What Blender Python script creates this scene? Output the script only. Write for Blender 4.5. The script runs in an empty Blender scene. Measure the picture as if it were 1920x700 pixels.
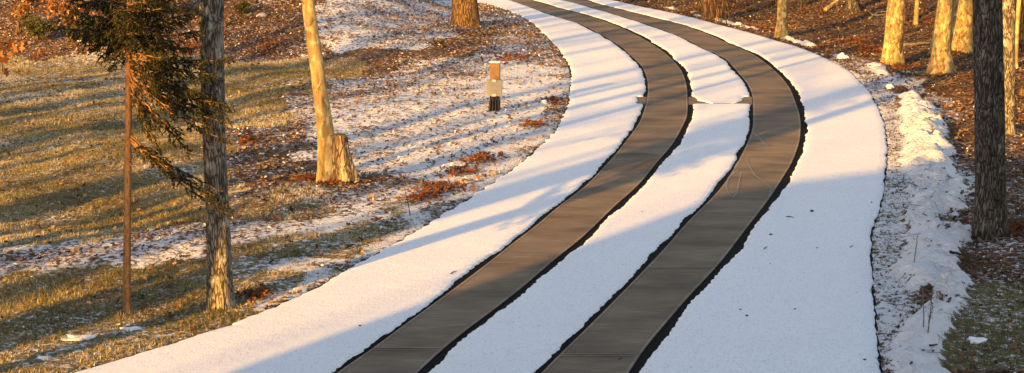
import bpy, math, random
import numpy as np
from mathutils import Vector, Matrix

# ------------------------------------------------------------------ camera / light
scene = bpy.context.scene
COL = scene.collection
H = 4.53                      # height of the lens above the driveway
FPX = 4000.0                  # focal length in photo pixels (photo 1920 wide)
TH = math.atan(650.0 / FPX)   # camera pitch below the horizon
cam_d = bpy.data.cameras.new("camera")
cam = bpy.data.objects.new("camera", cam_d)
COL.objects.link(cam)
cam.location = (0, 0, H)
cam.rotation_euler = (math.pi / 2 - TH, 0, 0)
cam_d.sensor_width = 36.0
cam_d.lens = 36.0 * FPX / 1920.0
cam_d.clip_start = 0.1
cam_d.clip_end = 3000
scene.camera = cam

AZ = math.radians(29.0)       # direction in which shadows fall, clockwise from +Y
EL = math.radians(10.5)
SUN_STRENGTH = 4.5
SUN_COLOR = (1.0, 0.58, 0.13)
SKY_STRENGTH = 0.11
EXPOSURE = 1.75
world = bpy.data.worlds.new("World")
scene.world = world
world.use_nodes = True
wn = world.node_tree
bg = wn.nodes["Background"]
sky = wn.nodes.new("ShaderNodeTexSky")
sky.sky_type = 'NISHITA'
sky.sun_disc = False
sky.sun_elevation = EL
sky.sun_rotation = AZ + math.pi
sky.air_density = 1.0
sky.dust_density = 0.6
sky.ozone_density = 1.2
wn.links.new(sky.outputs[0], bg.inputs[0])
bg.inputs[1].default_value = SKY_STRENGTH
sun_d = bpy.data.lights.new("sun", 'SUN')
sun_d.energy = SUN_STRENGTH
sun_d.angle = math.radians(0.5)
sun_d.color = SUN_COLOR
sun = bpy.data.objects.new("sun", sun_d)
COL.objects.link(sun)
SD = Vector((math.sin(AZ) * math.cos(EL), math.cos(AZ) * math.cos(EL), -math.sin(EL)))
sun.rotation_euler = SD.to_track_quat('-Z', 'Y').to_euler()
sun.location = (-20, -40, 30)
vs = scene.view_settings
vs.view_transform = 'Standard'
vs.look = 'None'
vs.exposure = EXPOSURE
vs.gamma = 1
vs.use_white_balance = True      # camera balanced for the cool open shade
vs.white_balance_temperature = 8200
vs.white_balance_tint = 20
vs.use_curve_mapping = False
scene.render.engine = 'CYCLES'

rng = np.random.default_rng(11)
random.seed(11)

# ------------------------------------------------------------------ noise
def _h(ix, iy, seed):
    n = (ix.astype(np.int64) * 374761393 + iy.astype(np.int64) * 668265263 + seed * 974634777) & 0xffffffff
    n = ((n ^ (n >> 13)) * 1274126177) & 0xffffffff
    n = n ^ (n >> 16)
    return (n & 0xffffff) / float(0xffffff)

def vnoise(x, y, seed=0):
    x = np.asarray(x, float); y = np.asarray(y, float)
    ix = np.floor(x); iy = np.floor(y)
    fx = x - ix; fy = y - iy
    fx = fx * fx * (3 - 2 * fx); fy = fy * fy * (3 - 2 * fy)
    a = _h(ix, iy, seed); b = _h(ix + 1, iy, seed); c = _h(ix, iy + 1, seed); d = _h(ix + 1, iy + 1, seed)
    return (a * (1 - fx) + b * fx) * (1 - fy) + (c * (1 - fx) + d * fx) * fy

def fbm(x, y, seed=0, oct=4):
    s = 0; a = 0.5; t = 0
    for k in range(oct):
        s = s + a * vnoise(np.asarray(x) * 2 ** k, np.asarray(y) * 2 ** k, seed + k * 17)
        t += a; a *= 0.5
    return s / t

def sstep(x, a, b):
    t = np.clip((np.asarray(x, float) - a) / (b - a), 0, 1)
    return t * t * (3 - 2 * t)

# ------------------------------------------------------------------ photo pixel -> world
CT, ST = math.cos(TH), math.sin(TH)
def ray(px, py):
    x = (px - 960.0) / FPX; y = -(py - 350.0) / FPX
    return np.array([x, CT + y * ST, -ST + y * CT])

def flat(px, py):
    r = ray(px, py); t = H / (-r[2])
    return r[0] * t, r[1] * t

def at_depth(px, py, Y):
    r = ray(px, py); t = Y / r[1]
    return Vector((r[0] * t, Y, H + r[2] * t))

LL=[(953,0),(982,10),(1047,33),(1085,44),(1114,59),(1140,73),(1168,91),(1182,105),(1201,122),(1210,138),(1214,153),(1215,170),(1214,182),(1211,196),(1206,213),(1199,232),(1177,262),(1154,291),(1131,316),(1099,350),(1046,389),(1000,429),(969,451),(926,486),(854,541),(791,587),(740,623),(694,660),(629,700)]
LR=[(993,0),(1047,16),(1082,25),(1130,39),(1167,54),(1200,70),(1219,81),(1247,100),(1265,117),(1278,133),(1285,150),(1289,169),(1289,182),(1290,200),(1289,221),(1274,251),(1261,273),(1231,307),(1197,350),(1154,387),(1103,437),(1089,451),(1046,483),(980,541),(926,583),(871,623),(829,657),(784,700)]
RL=[(1047,0),(1089,9),(1128,21),(1167,32),(1200,42),(1243,57),(1282,72),(1317,91),(1340,101),(1362,112),(1383,136),(1403,160),(1411,181),(1412,203),(1412,240),(1403,266),(1383,306),(1358,346),(1337,371),(1289,417),(1243,471),(1211,504),(1180,536),(1137,580),(1100,617),(1049,666),(1014,700)]
RR=[(1092,0),(1135,12),(1174,21),(1219,33),(1257,42),(1296,53),(1337,69),(1361,81),(1412,102),(1440,122),(1466,146),(1483,169),(1491,191),(1499,213),(1502,234),(1500,266),(1486,306),(1461,346),(1443,374),(1394,437),(1354,491),(1310,539),(1291,557),(1256,600),(1211,651),(1179,700)]
DL=[(880,3),(900,7),(931,13),(960,24),(982,33),(1006,51),(1025,69),(1046,91),(1066,120),(1073,137),(1071,169),(1066,200),(1043,249),(991,297),(940,335),(870,380),(779,439),(726,467),(663,502),(606,536),(537,571),(465,602),(414,620),(323,651),(243,671),(149,697)]
DR=[(1140,0),(1200,14),(1251,24),(1303,36),(1346,48),(1406,63),(1440,74),(1491,88),(1522,100),(1555,115),(1586,131),(1608,151),(1629,174),(1641,197),(1649,215),(1657,234),(1661,271),(1660,314),(1654,360),(1646,400),(1630,435),(1632,515),(1637,575),(1642,650),(1650,700)]
YG = np.arange(0.2, 95.0, 0.02)
def edge_fn(P):
    g = np.array([flat(*p) for p in P])
    g = g[np.argsort(g[:, 1])]
    y0, y1 = g[0, 1], g[-1, 1]
    x = np.interp(YG, g[:, 1], g[:, 0])
    s0 = (g[3, 0] - g[0, 0]) / (g[3, 1] - g[0, 1])
    s1 = -0.21
    lo = YG < y0; hi = YG > y1
    x[lo] = g[0, 0] + s0 * (YG[lo] - y0) * 0.8
    x[hi] = g[-1, 0] + s1 * (YG[hi] - y1) - 0.008 * (YG[hi] - y1) ** 2
    k = np.exp(-0.5 * (np.arange(-75, 76) * 0.02 / 0.45) ** 2); k /= k.sum()
    xp = np.pad(x, 75, mode='edge')
    sm = np.convolve(xp, k, 'valid')
    sm[:80] = x[:80]; sm[-80:] = x[-80:]
    return sm
E_LL, E_LR, E_RL, E_RR, E_DL, E_DR = [edge_fn(P) for P in (LL, LR, RL, RR, DL, DR)]
def at(E, y): return np.interp(y, YG, E)

# ------------------------------------------------------------------ terrain
def poly_flat(P): return np.array([flat(*p) for p in P])
BERM_PX = [(1180,3,.10,.05),(1240,16,.14,.06),(1330,37,.15,.06),(1400,54,.15,.06),(1480,78,.16,.06),(1540,97,.20,.09),(1585,108,.24,.12),
           (1640,128,.2,.08),(1668,160,.2,.08),(1700,190,.32,.12),(1722,230,.42,.15),(1738,290,.42,.16),(1748,350,.46,.17),(1742,420,.44,.17),
           (1738,480,.42,.18),(1742,540,.36,.17),(1740,590,.30,.16),(1712,650,.26,.10),(1712,700,.26,.12)]
_b = np.array([list(flat(p[0], p[1])) + [p[2], p[3]] for p in BERM_PX]); _b = _b[np.argsort(_b[:, 1])]
_b = np.vstack([[_b[0, 0] + .3, 2.0, .25, .1], _b])
def berm(x, y):
    cx = np.interp(y, _b[:, 1], _b[:, 0]); w = np.interp(y, _b[:, 1], _b[:, 2]); h = np.interp(y, _b[:, 1], _b[:, 3])
    wob = (fbm(y * 1.3, y * 0 + 3, 5, 3) - .5) * .5
    cx = cx + .05
    w = w * (0.50 + 0.72 * fbm(x * 1.6, y * 1.3, 9, 3))
    d = np.abs(x - cx - wob * w) / w
    prof = np.clip(1 - d * d, 0, 1) ** 0.7
    prof = np.where((y > 1.5) & (y < 75), prof, 0)
    lump = 0.25 + 1.0 * fbm(x * 4.5, y * 3.2, 21, 4) + .55 * (fbm(x * 1.5, y * 4.5 + x * 1.2, 23, 2) > .5) * fbm(x * 7, y * 6, 25, 2) + .5 * sstep(fbm(x * 5.5, y * 5.0, 27, 2), .55, .66)
    gap = sstep(fbm(x * 1.9, y * 1.2, 33, 4), .29, .37)
    far = sstep(y, 33, 40)
    gap = gap * (1 - far) + far * sstep(fbm(x * .9, y * .5, 35, 3), .42, .5)
    return prof * lump * h * gap, sstep(prof * gap, .05, .45)

def terrain(x, y):
    x = np.asarray(x, float); y = np.asarray(y, float)
    el = at(E_DL, y) - x; er = x - at(E_DR, y)
    e = np.maximum(el, er)
    out = sstep(e, -0.09, 0.06)
    bl = sstep(e, 0.1, 2.5)
    z = -0.06 + out * 0.075
    z = z + sstep(e, .0, .6) * (fbm(x * 5, y * 4, 71, 3) - .5) * .035
    z = z + bl * ((fbm(x * .35, y * .3, 41, 2) - .5) * .34 + (fbm(x * 1.6, y * 1.3, 51, 3) - .5) * .07)
    # bank rising on the left beyond the lawn
    bank = sstep(el, 1.0, 6.0) * (np.clip(y - 45.5, 0, 60) * 0.13 + sstep(y, 44, 47) * .12)
    z = z + np.minimum(bank, 4.5)
    # woods on the right rise gently
    z = z + sstep(er, 2.0, 9.0) * np.clip(y - 34, 0, 70) * 0.02
    near = sstep(y, 16, 24)
    z = z - sstep(el, 0.2, 5) * .10 * near
    b, _ = berm(x, y)
    return z + b

def hit(px, py):
    r = ray(px, py)
    t = np.linspace(14, 90, 3000)
    X = r[0] * t; Y = r[1] * t; Z = H + r[2] * t
    T = terrain(X, Y)
    i = int(np.argmax(Z <= T))
    if i == 0: i = 2999
    f0 = Z[i - 1] - T[i - 1]; f1 = Z[i] - T[i]
    k = f0 / (f0 - f1) if f0 != f1 else 0
    tt = t[i - 1] + (t[i] - t[i - 1]) * k
    return Vector((r[0] * tt, r[1] * tt, H + r[2] * tt))

def pip(x, y, P):
    inside = np.zeros(x.shape, bool); n = len(P); j = n - 1
    for i in range(n):
        xi, yi = P[i]; xj, yj = P[j]
        c = ((yi > y) != (yj > y)) & (x < (xj - xi) * (y - yi) / (yj - yi + 1e-12) + xi)
        inside ^= c; j = i
    return inside
def region(P):
    return np.array([hit(*p)[:2] for p in P])
# grass areas, traced on the ground
GRASS = [(region(p), v) for p, v in [
    ([(-330,101),(300,103),(600,108),(700,122),(660,150),(560,165),(560,215),(430,250),(430,300),(380,330),(-500,335)], .95),
    ([(-500,335),(380,330),(430,330),(440,400),(230,450),(-500,530)], .72),
    ([(640,265),(720,262),(770,280),(690,330),(640,325)], .5),
    ([(440,385),(590,330),(660,350),(560,400),(440,440)], .55),
    ([(430,445),(560,430),(700,395),(860,375),(780,400),(700,440),(560,500),(440,545)], .9),
    ([(440,470),(700,400),(700,470),(560,530),(440,580)], .7),
    ([(-700,575),(230,510),(390,495),(440,560),(435,605),(323,645),(149,690),(-300,760),(-900,760)], .93),
    ([(1835,552),(2100,520),(2300,720),(1735,720),(1770,665),(1845,640)], .95),
    ([(1655,652),(1680,650),(1685,690),(1660,698)], .8),
]]
SNOW = [(region(p), v) for p, v in [
    ([(-330,101),(600,105),(700,122),(560,165),(560,215),(380,330),(-500,335)], .46),
    ([(640,140),(880,105),(1060,130),(1060,215),(900,330),(640,330),(560,250),(560,180)], .62),
    ([(-700,520),(230,445),(390,420),(700,385),(560,430),(390,490),(230,520),(-700,590)], .64),
    ([(600,-10),(880,-10),(870,60),(800,100),(640,100),(590,60)], .70),
    ([(-500,600),(250,590),(430,600),(149,697),(-700,780)], .40),
    ([(440,600),(700,465),(940,335),(1045,245),(980,235),(860,335),(640,470),(430,585)], .68),
    ([(1640,185),(1700,200),(1720,400),(1700,560),(1720,700),(1640,700)], .66),
    ([(1540,95),(1700,130),(1800,300),(1800,440),(1740,430),(1690,180)], .60),
    ([(1800,260),(1960,250),(1960,560),(1800,540)], .50),
    ([(1835,552),(2100,520),(2300,720),(1735,720),(1770,665),(1845,640)], .46),
]]
def masks(x, y):
    jx = x + (fbm(x * 1.1, y * .8, 91, 3) - .5) * 1.6
    jy = y + (fbm(x * 1.0, y * .8, 95, 3) - .5) * 2.4
    g = np.zeros(x.shape); s = np.full(x.shape, .42)
    er = x - at(E_DR, y); el = at(E_DL, y) - x
    s = np.where(er > 0, .34 - .10 * sstep(y, 34, 44), .40)
    for P, v in GRASS: g = np.where(pip(jx, jy, P), v, g)
    for P, v in SNOW: s = np.where(pip(jx, jy, P), v, s)
    s = s + (fbm(x * .7, y * .6, 77, 4) - .5) * np.where(er > 0, .5, .34)
    s = np.where(er > 0, s, np.clip(s, .37, .68))
    s = s + .16 * sstep(el, .0, .05) * (1 - sstep(el, .9, 1.9)) * (1 - g * .6)
    strip_ = sstep(er, .0, .04) * (1 - sstep(er, .36, .52)) * (1 - sstep(y, 39, 43))
    s = s * (1 - strip_) + strip_ * (.66 + (fbm(x * 2, y * 1.5, 79, 3) - .5) * .3); g = g * (1 - strip_ * .8)
    return g, np.clip(s, 0, 1), er, el

# ------------------------------------------------------------------ mesh helpers
def tag(o, label=None, cat=None, group=None, kind=None):
    if label: o["label"] = label
    if cat: o["category"] = cat
    if group: o["group"] = group
    if kind: o["kind"] = kind
    return o

def link(name, me, mat=None, parent=None, loc=None):
    o = bpy.data.objects.new(name, me)
    COL.objects.link(o)
    if mat is not None and me is not None and len(me.materials) == 0: me.materials.append(mat)
    if parent is not None: o.parent = parent
    if loc is not None: o.location = loc
    return o

def empty(name, loc, rz=0):
    o = bpy.data.objects.new(name, None); COL.objects.link(o)
    o.empty_display_size = .2
    o.location = loc; o.rotation_euler = (0, 0, rz)
    return o

def np_mesh(name, V, F, smooth=True, attrs=None):
    """V (n,3), F (m,3) or (m,4) numpy"""
    me = bpy.data.meshes.new(name)
    V = np.ascontiguousarray(V, dtype=np.float32); F = np.ascontiguousarray(F, dtype=np.int32)
    k = F.shape[1]
    me.vertices.add(len(V)); me.vertices.foreach_set("co", V.ravel())
    me.loops.add(F.size); me.loops.foreach_set("vertex_index", F.ravel())
    me.polygons.add(len(F))
    me.polygons.foreach_set("loop_start", np.arange(0, F.size, k, dtype=np.int32))
    me.polygons.foreach_set("loop_total", np.full(len(F), k, dtype=np.int32))
    if smooth: me.polygons.foreach_set("use_smooth", np.ones(len(F), dtype=bool))
    if attrs:
        for n, a in attrs.items():
            at_ = me.attributes.new(n, 'FLOAT', 'POINT')
            at_.data.foreach_set("value", np.ascontiguousarray(a, dtype=np.float32))
    me.update(calc_edges=True); me.validate()
    return me

class MB:
    def __init__(s): s.v = []; s.f = []
    def add(s, V, F):
        b = len(s.v); s.v.extend([tuple(p) for p in V]); s.f.extend([tuple(i + b for i in f) for f in F])
    def box(s, c, d, rz=0, bev=0):
        x, y, z = [k / 2 for k in d]; M = Matrix.Rotation(rz, 3, 'Z')
        P = [Vector(c) + M @ Vector((sx * x, sy * y, sz * z)) for sx, sy, sz in
             [(-1,-1,-1),(1,-1,-1),(1,1,-1),(-1,1,-1),(-1,-1,1),(1,-1,1),(1,1,1),(-1,1,1)]]
        s.add(P, [(0,3,2,1),(4,5,6,7),(0,1,5,4),(1,2,6,5),(2,3,7,6),(3,0,4,7)])
    def tube(s, pts, rad, n=6, cap=True):
        pts = [Vector(p) for p in pts]; m = len(pts)
        if not hasattr(rad, '__len__'): rad = [rad] * m
        V = []; prev = None
        for i, p in enumerate(pts):
            d = (pts[min(i + 1, m - 1)] - pts[max(i - 1, 0)])
            d = d.normalized() if d.length > 1e-9 else Vector((0, 0, 1))
            a = prev if prev is not None else (Vector((1, 0, 0)) if abs(d.x) < .9 else Vector((0, 1, 0)))
            u = (a - d * a.dot(d)).normalized(); w = d.cross(u); prev = u
            for k in range(n):
                t = 2 * math.pi * k / n
                V.append(p + (u * math.cos(t) + w * math.sin(t)) * rad[i])
        F = []
        for i in range(m - 1):
            for k in range(n):
                k2 = (k + 1) % n
                F.append((i * n + k, i * n + k2, (i + 1) * n + k2, (i + 1) * n + k))
        if cap:
            F.append(tuple(range(n - 1, -1, -1))); F.append(tuple((m - 1) * n + k for k in range(n)))
        s.add(V, F)
    def build(s, name, mat, parent=None, loc=None, smooth=False):
        me = bpy.data.meshes.new(name); me.from_pydata(s.v, [], s.f)
        if smooth:
            for p in me.polygons: p.use_smooth = True
        me.update()
        return link(name, me, mat, parent, loc)

# ------------------------------------------------------------------ materials
class NT:
    def __init__(s, name, rough=.85, spec=.3):
        s.m = bpy.data.materials.new(name); s.m.use_nodes = True
        s.t = s.m.node_tree; s.b = s.t.nodes["Principled BSDF"]
        s.b.inputs['Roughness'].default_value = rough
        s.b.inputs['Specular IOR Level'].default_value = spec
    def n(s, typ, **kw):
        x = s.t.nodes.new(typ)
        for k, v in kw.items():
            if k.startswith('i_'):
                key = k[2:]; key = int(key) if key.isdigit() else key.replace('_', ' ')
                x.inputs[key].default_value = v
            else: setattr(x, k, v)
        return x
    def l(s, a, b): s.t.links.new(a, b)
    def coords(s, scale=(1, 1, 1), kind='Object'):
        tc = s.n('ShaderNodeTexCoord'); mp = s.n('ShaderNodeMapping'); mp.inputs['Scale'].default_value = scale
        s.l(tc.outputs[kind], mp.inputs[0]); return mp.outputs[0]
    def noise(s, co, scale, detail=4, rough=.55, dist=0):
        x = s.n('ShaderNodeTexNoise'); x.inputs['Scale'].default_value = scale; x.inputs['Detail'].default_value = detail
        x.inputs['Roughness'].default_value = rough; x.inputs['Distortion'].default_value = dist
        s.l(co, x.inputs['Vector']); return x.outputs['Fac']
    def ramp(s, fac, stops, interp='LINEAR'):
        x = s.n('ShaderNodeValToRGB'); x.color_ramp.interpolation = interp
        el = x.color_ramp.elements
        while len(el) < len(stops): el.new(.5)
        for e, (p, c) in zip(el, stops):
            e.position = p; e.color = (c[0], c[1], c[2], 1) if hasattr(c, '__len__') else (c, c, c, 1)
        s.l(fac, x.inputs[0]); return x.outputs[0]
    def mix(s, fac, a, b, blend='MIX'):
        x = s.n('ShaderNodeMix', data_type='RGBA', blend_type=blend)
        for v, i in ((fac, 0), (a, 6), (b, 7)):
            if hasattr(v, 'is_linked') or isinstance(v, bpy.types.NodeSocket): s.l(v, x.inputs[i])
            elif hasattr(v, '__len__'): x.inputs[i].default_value = (v[0], v[1], v[2], 1)
            else: x.inputs[i].default_value = v
        return x.outputs[2]
    def math(s, op, a, b=0.0, clamp=False):
        x = s.n('ShaderNodeMath', operation=op); x.use_clamp = clamp
        for v, i in ((a, 0), (b, 1)):
            if isinstance(v, bpy.types.NodeSocket): s.l(v, x.inputs[i])
            else: x.inputs[i].default_value = v
        return x.outputs[0]
    def attr(s, name):
        x = s.n('ShaderNodeAttribute', attribute_name=name); return x.outputs['Fac']
    def color(s, c):
        if isinstance(c, bpy.types.NodeSocket): s.l(c, s.b.inputs['Base Color'])
        else: s.b.inputs['Base Color'].default_value = (*c, 1)
    def bump(s, h, dist=.01, strength=1.0, prev=None):
        x = s.n('ShaderNodeBump'); x.inputs['Strength'].default_value = strength; x.inputs['Distance'].default_value = dist
        s.l(h, x.inputs['Height'])
        if prev is not None: s.l(prev, x.inputs['Normal'])
        s.l(x.outputs[0], s.b.inputs['Normal']); return x.outputs[0]

SNOWC = (.80, .82, .86)

def mat_ground():
    m = NT('ground_cover', .95, .15)
    co = m.coords()
    n1 = m.noise(co, 22, 6, .65); n2 = m.noise(co, 7, 5, .6, .4); n3 = m.noise(co, 1.3, 3)
    litter = m.ramp(n1, [(.28, (.022, .015, .011)), (.46, (.085, .047, .026)), (.58, (.19, .095, .045)), (.72, (.30, .19, .11))])
    grass = m.ramp(n1, [(.30, (.04, .033, .016)), (.44, (.14, .115, .055)), (.58, (.27, .205, .10)), (.72, (.44, .36, .22))])
    gf = m.math('ADD', m.attr('grass'), m.math('MULTIPLY', m.math('SUBTRACT', n2, .5), .9))
    gf = m.ramp(gf, [(.38, 0), (.58, 1)])
    c = m.mix(gf, litter, grass)
    # snow dusting lying in the low spots
    sn = m.math('ADD', m.math('MULTIPLY', m.noise(m.coords((1, .8, 1)), 15, 8, .72, .4), .75), m.math('MULTIPLY', n2, .25))
    thr = m.math('SUBTRACT', m.math('ADD', sn, m.math('MULTIPLY', m.attr('snow'), .42)), .71)
    sf = m.ramp(thr, [(.0, 0), (.06, 1)])
    full = m.ramp(m.attr('snow'), [(.9, 0), (.97, 1)])
    sf = m.math('MAXIMUM', sf, full)
    c = m.mix(sf, c, SNOWC)
    m.color(c)
    hb = m.math('ADD', m.math('MULTIPLY', n1, .6), m.math('MULTIPLY', sn, .8))
    hb = m.mix(full, hb, m.math('ADD', m.math('MULTIPLY', m.noise(co, 9, 6, .65), 1.6), .2))
    m.bump(hb, .08, 1.0)
    return m.m

def mat_snow():
    m = NT('driveway_snow', .8, .2)
    co = m.coords(); cs = m.coords((1, .45, 1))
    sp = m.noise(cs, 55, 3, .7)
    c = m.ramp(sp, [(.27, (.36, .37, .39)), (.39, (.74, .755, .79)), (.6, (.83, .845, .88))])
    pat = m.noise(co, .7, 4, .6)
    c = m.mix(m.ramp(pat, [(.35, 0), (.7, .22)]), c, (.66, .68, .72))
    big = m.noise(co, 14, 2, .5)
    c = m.mix(m.ramp(big, [(.18, .45), (.27, 0)]), c, (.25, .25, .26))
    m.color(c)
    m.bump(m.math('ADD', m.noise(cs, 60, 3, .7), m.math('MULTIPLY', m.noise(co, 6, 3), 1.2)), .006, .7)
    return m.m

def mat_concrete(name, light=1.0):
    m = NT(name, .95, .08)
    broom = m.noise(m.coords((1.2, 30, 1)), 2.5, 5, .65)
    blot = m.noise(m.coords((.5, .9, 1)), 1.6, 5, .6)
    fine = m.noise(m.coords(), 60, 3)
    c = m.ramp(broom, [(.28, tuple(k * light for k in (.115, .090, .068))), (.5, tuple(k * light for k in (.215, .165, .122))), (.72, tuple(k * light for k in (.33, .255, .19)))])
    c = m.mix(m.ramp(blot, [(.36, .75), (.58, 0)]), c, tuple(k * light for k in (.105, .082, .063)))
    c = m.mix(m.ramp(fine, [(.25, .5), (.35, 0)]), c, (.05, .05, .05))
    m.color(c)
    m.bump(m.math('ADD', broom, m.math('MULTIPLY', fine, .8)), .008, .8)
    return m.m

def mat_asphalt():
    m = NT('wet_asphalt', .9, .04)
    n = m.noise(m.coords(), 90, 3)
    m.color(m.ramp(n, [(.3, (.004, .004, .0045)), (.6, (.009, .0085, .009)), (.75, (.022, .021, .020))]))
    m.bump(n, .006, .7); return m.m

def mat_bark(name, dark, mid, light, vs_=.16, scale=16, lichen=None, lf=(.62, .70), smooth_=False, moss=None):
    m = NT(name, .92, .15)
    co = m.coords((1, 1, vs_)); cf = m.coords()
    n = m.noise(co, scale, 6, .62, .5)
    v = m.n('ShaderNodeTexVoronoi', feature='DISTANCE_TO_EDGE'); v.inputs['Scale'].default_value = scale * 1.3
    wv = m.n('ShaderNodeVectorMath', operation='ADD')
    nn = m.n('ShaderNodeTexNoise'); nn.inputs['Scale'].default_value = 9; m.l(co, nn.inputs['Vector'])
    sc = m.n('ShaderNodeVectorMath', operation='SCALE'); sc.inputs['Scale'].default_value = .12
    m.l(nn.outputs['Color'], sc.inputs[0]); m.l(co, wv.inputs[0]); m.l(sc.outputs[0], wv.inputs[1]); m.l(wv.outputs[0], v.inputs['Vector'])
    ve = m.ramp(v.outputs['Distance'], [(.0, 0), (.16, 1)])
    c = m.ramp(n, [(.3, dark), (.5, mid), (.7, light)])
    if not smooth_: c = m.mix(m.math('MULTIPLY', m.math('SUBTRACT', 1.0, ve), .85), c, tuple(k * .35 for k in dark))
    if lichen:
        l_ = m.noise(m.coords((1, 1, .6)), 11, 5, .6)
        c = m.mix(m.ramp(l_, [(lf[0] - .08, 0), (lf[1] - .06, .85)]), c, lichen)
    if moss:
        l_ = m.noise(cf, 3.2, 4, .6)
        c = m.mix(m.ramp(l_, [(.5, 0), (.62, .7)]), c, moss)
    sp = m.noise(m.coords((1, 1, .5)), 26, 3)
    c = m.mix(m.ramp(sp, [(.64, 0), (.72, .6)]), c, tuple(k * .5 for k in dark))
    m.color(c)
    h = m.math('ADD', m.math('MULTIPLY', n, .8), m.math('MULTIPLY', ve, 0.0 if smooth_ else .7))
    m.bump(h, .012 if smooth_ else .03, .9)
    return m.m

def mat_leaf(name, stops, trans=.25):
    m = NT(name, .75, .2)
    c = m.ramp(m.attr('rnd'), stops, 'LINEAR')
    v = m.noise(m.coords(), 60, 2)
    c = m.mix(.35, c, m.ramp(v, [(.3, .55), (.7, 1.0)]), 'MULTIPLY')
    m.color(c)
    t = m.n('ShaderNodeBsdfTranslucent'); m.l(c, t.inputs[0])
    mx = m.n('ShaderNodeMixShader'); mx.inputs[0].default_value = trans
    out = m.t.nodes['Material Output']
    m.l(m.b.outputs[0], mx.inputs[1]); m.l(t.outputs[0], mx.inputs[2]); m.l(mx.outputs[0], out.inputs[0])
    return m.m

def mat_plain(name, c, rough=.7, var=.3, scale=12, bump=.004, metal=0, spec=.3):
    m = NT(name, rough, spec)
    n = m.noise(m.coords(), scale, 5, .6)
    m.color(m.ramp(n, [(.3, tuple(k * (1 - var) for k in c)), (.7, tuple(min(1, k * (1 + var)) for k in c))]))
    m.b.inputs['Metallic'].default_value = metal
    m.bump(n, bump, .8); return m.m

M = {}
M['ground'] = mat_ground(); M['snow'] = mat_snow()
M['conc'] = mat_concrete('broomed_concrete'); M['conc_edge'] = mat_concrete('tooled_concrete_margin', 1.45)
M['asphalt'] = mat_asphalt()
M['oak'] = mat_bark('furrowed_oak_bark', (.055, .045, .036), (.19, .16, .125), (.36, .32, .26), .24, 25, (.42, .39, .32))
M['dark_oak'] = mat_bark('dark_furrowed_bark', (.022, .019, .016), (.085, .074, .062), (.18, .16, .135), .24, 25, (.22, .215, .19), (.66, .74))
M['maple'] = mat_bark('pale_maple_bark', (.12, .08, .04), (.30, .215, .10), (.43, .33, .16), .35, 12, (.52, .44, .24), (.60, .68), True)
M['patchy'] = mat_bark('patchy_pale_bark', (.05, .034, .02), (.19, .13, .065), (.38, .27, .13), .45, 20, (.48, .38, .20), (.58, .66), True, (.20, .18, .07))
M['stub'] = mat_bark('weathered_stub_bark', (.10, .06, .035), (.26, .18, .11), (.40, .31, .21), .25, 13, (.46, .40, .30), (.6, .7), False)
M['brown_bark'] = mat_bark('brown_bark', (.055, .033, .020), (.17, .10, .055), (.28, .175, .10), .2, 18)
M['spruce_bark'] = mat_bark('spruce_bark', (.10, .05, .026), (.23, .12, .058), (.33, .185, .09), .5, 26, None, (0, 0), True)
M['twig'] = mat_plain('twig_bark', (.12, .075, .045), .85, .4, 40)
M['grey_twig'] = mat_plain('weathered_wood', (.17, .14, .115), .9, .4, 30)
M['leaf'] = mat_leaf('fallen_leaves', [(0, (.04, .024, .016)), (.22, (.13, .065, .036)), (.45, (.28, .165, .095)), (.66, (.42, .29, .18)), (.80, (.50, .40, .30)), (.86, (.72, .72, .74)), (1, (.80, .82, .86))])
M['leaf_red'] = mat_leaf('russet_leaves', [(0, (.09, .03, .014)), (.4, (.22, .075, .026)), (.7, (.34, .135, .05)), (.9, (.42, .25, .12)), (1, (.6, .5, .4))], .3)
M['grass'] = mat_leaf('frosted_grass', [(0, (.045, .05, .02)), (.25, (.10, .10, .038)), (.5, (.29, .225, .075)), (.8, (.50, .37, .14)), (.92, (.55, .50, .42)), (1, (.72, .72, .74))], .25)
M['needle'] = mat_leaf('spruce_needles', [(0, (.012, .020, .010)), (.5, (.026, .034, .013)), (.8, (.055, .060, .018)), (1, (.13, .115, .03))], .2)

# ------------------------------------------------------------------ ground sheet
def grid_axis(a, b, step, lo, hi, grow=1.35):
    c = list(np.arange(a, b + 1e-6, step)); s = step; v = a; left = []
    while v > lo: s *= grow; v -= s; left.append(v)
    s = step; v = b; right = []
    while v < hi: s *= grow; v += s; right.append(v)
    return np.array(left[::-1] + c + right)
gx = grid_axis(-17, 17, .085, -900, 900); gy = grid_axis(15.5, 66, .10, -600, 1500)
GX, GY = np.meshgrid(gx, gy)
fx, fy = GX.ravel(), GY.ravel()
yc = np.clip(fy, 1, 90)
zz = terrain(fx, fy)
g, s, er, el = masks(fx, fy)
_, bs = berm(fx, fy)
s = np.maximum(s * (1 - bs), bs * 1.0)
s = np.where((bs < .02), np.minimum(s, .86), s)
g = g * (1 - bs)
nx, ny = len(gx), len(gy)
I = np.arange(nx * ny).reshape(ny, nx)
F = np.stack([I[:-1, :-1], I[:-1, 1:], I[1:, 1:], I[1:, :-1]], -1).reshape(-1, 4)
me = np_mesh('ground', np.stack([fx, fy, zz], 1), F, True, {'grass': g, 'snow': s})
tag(link('ground', me, M['ground']), kind='structure')

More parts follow.
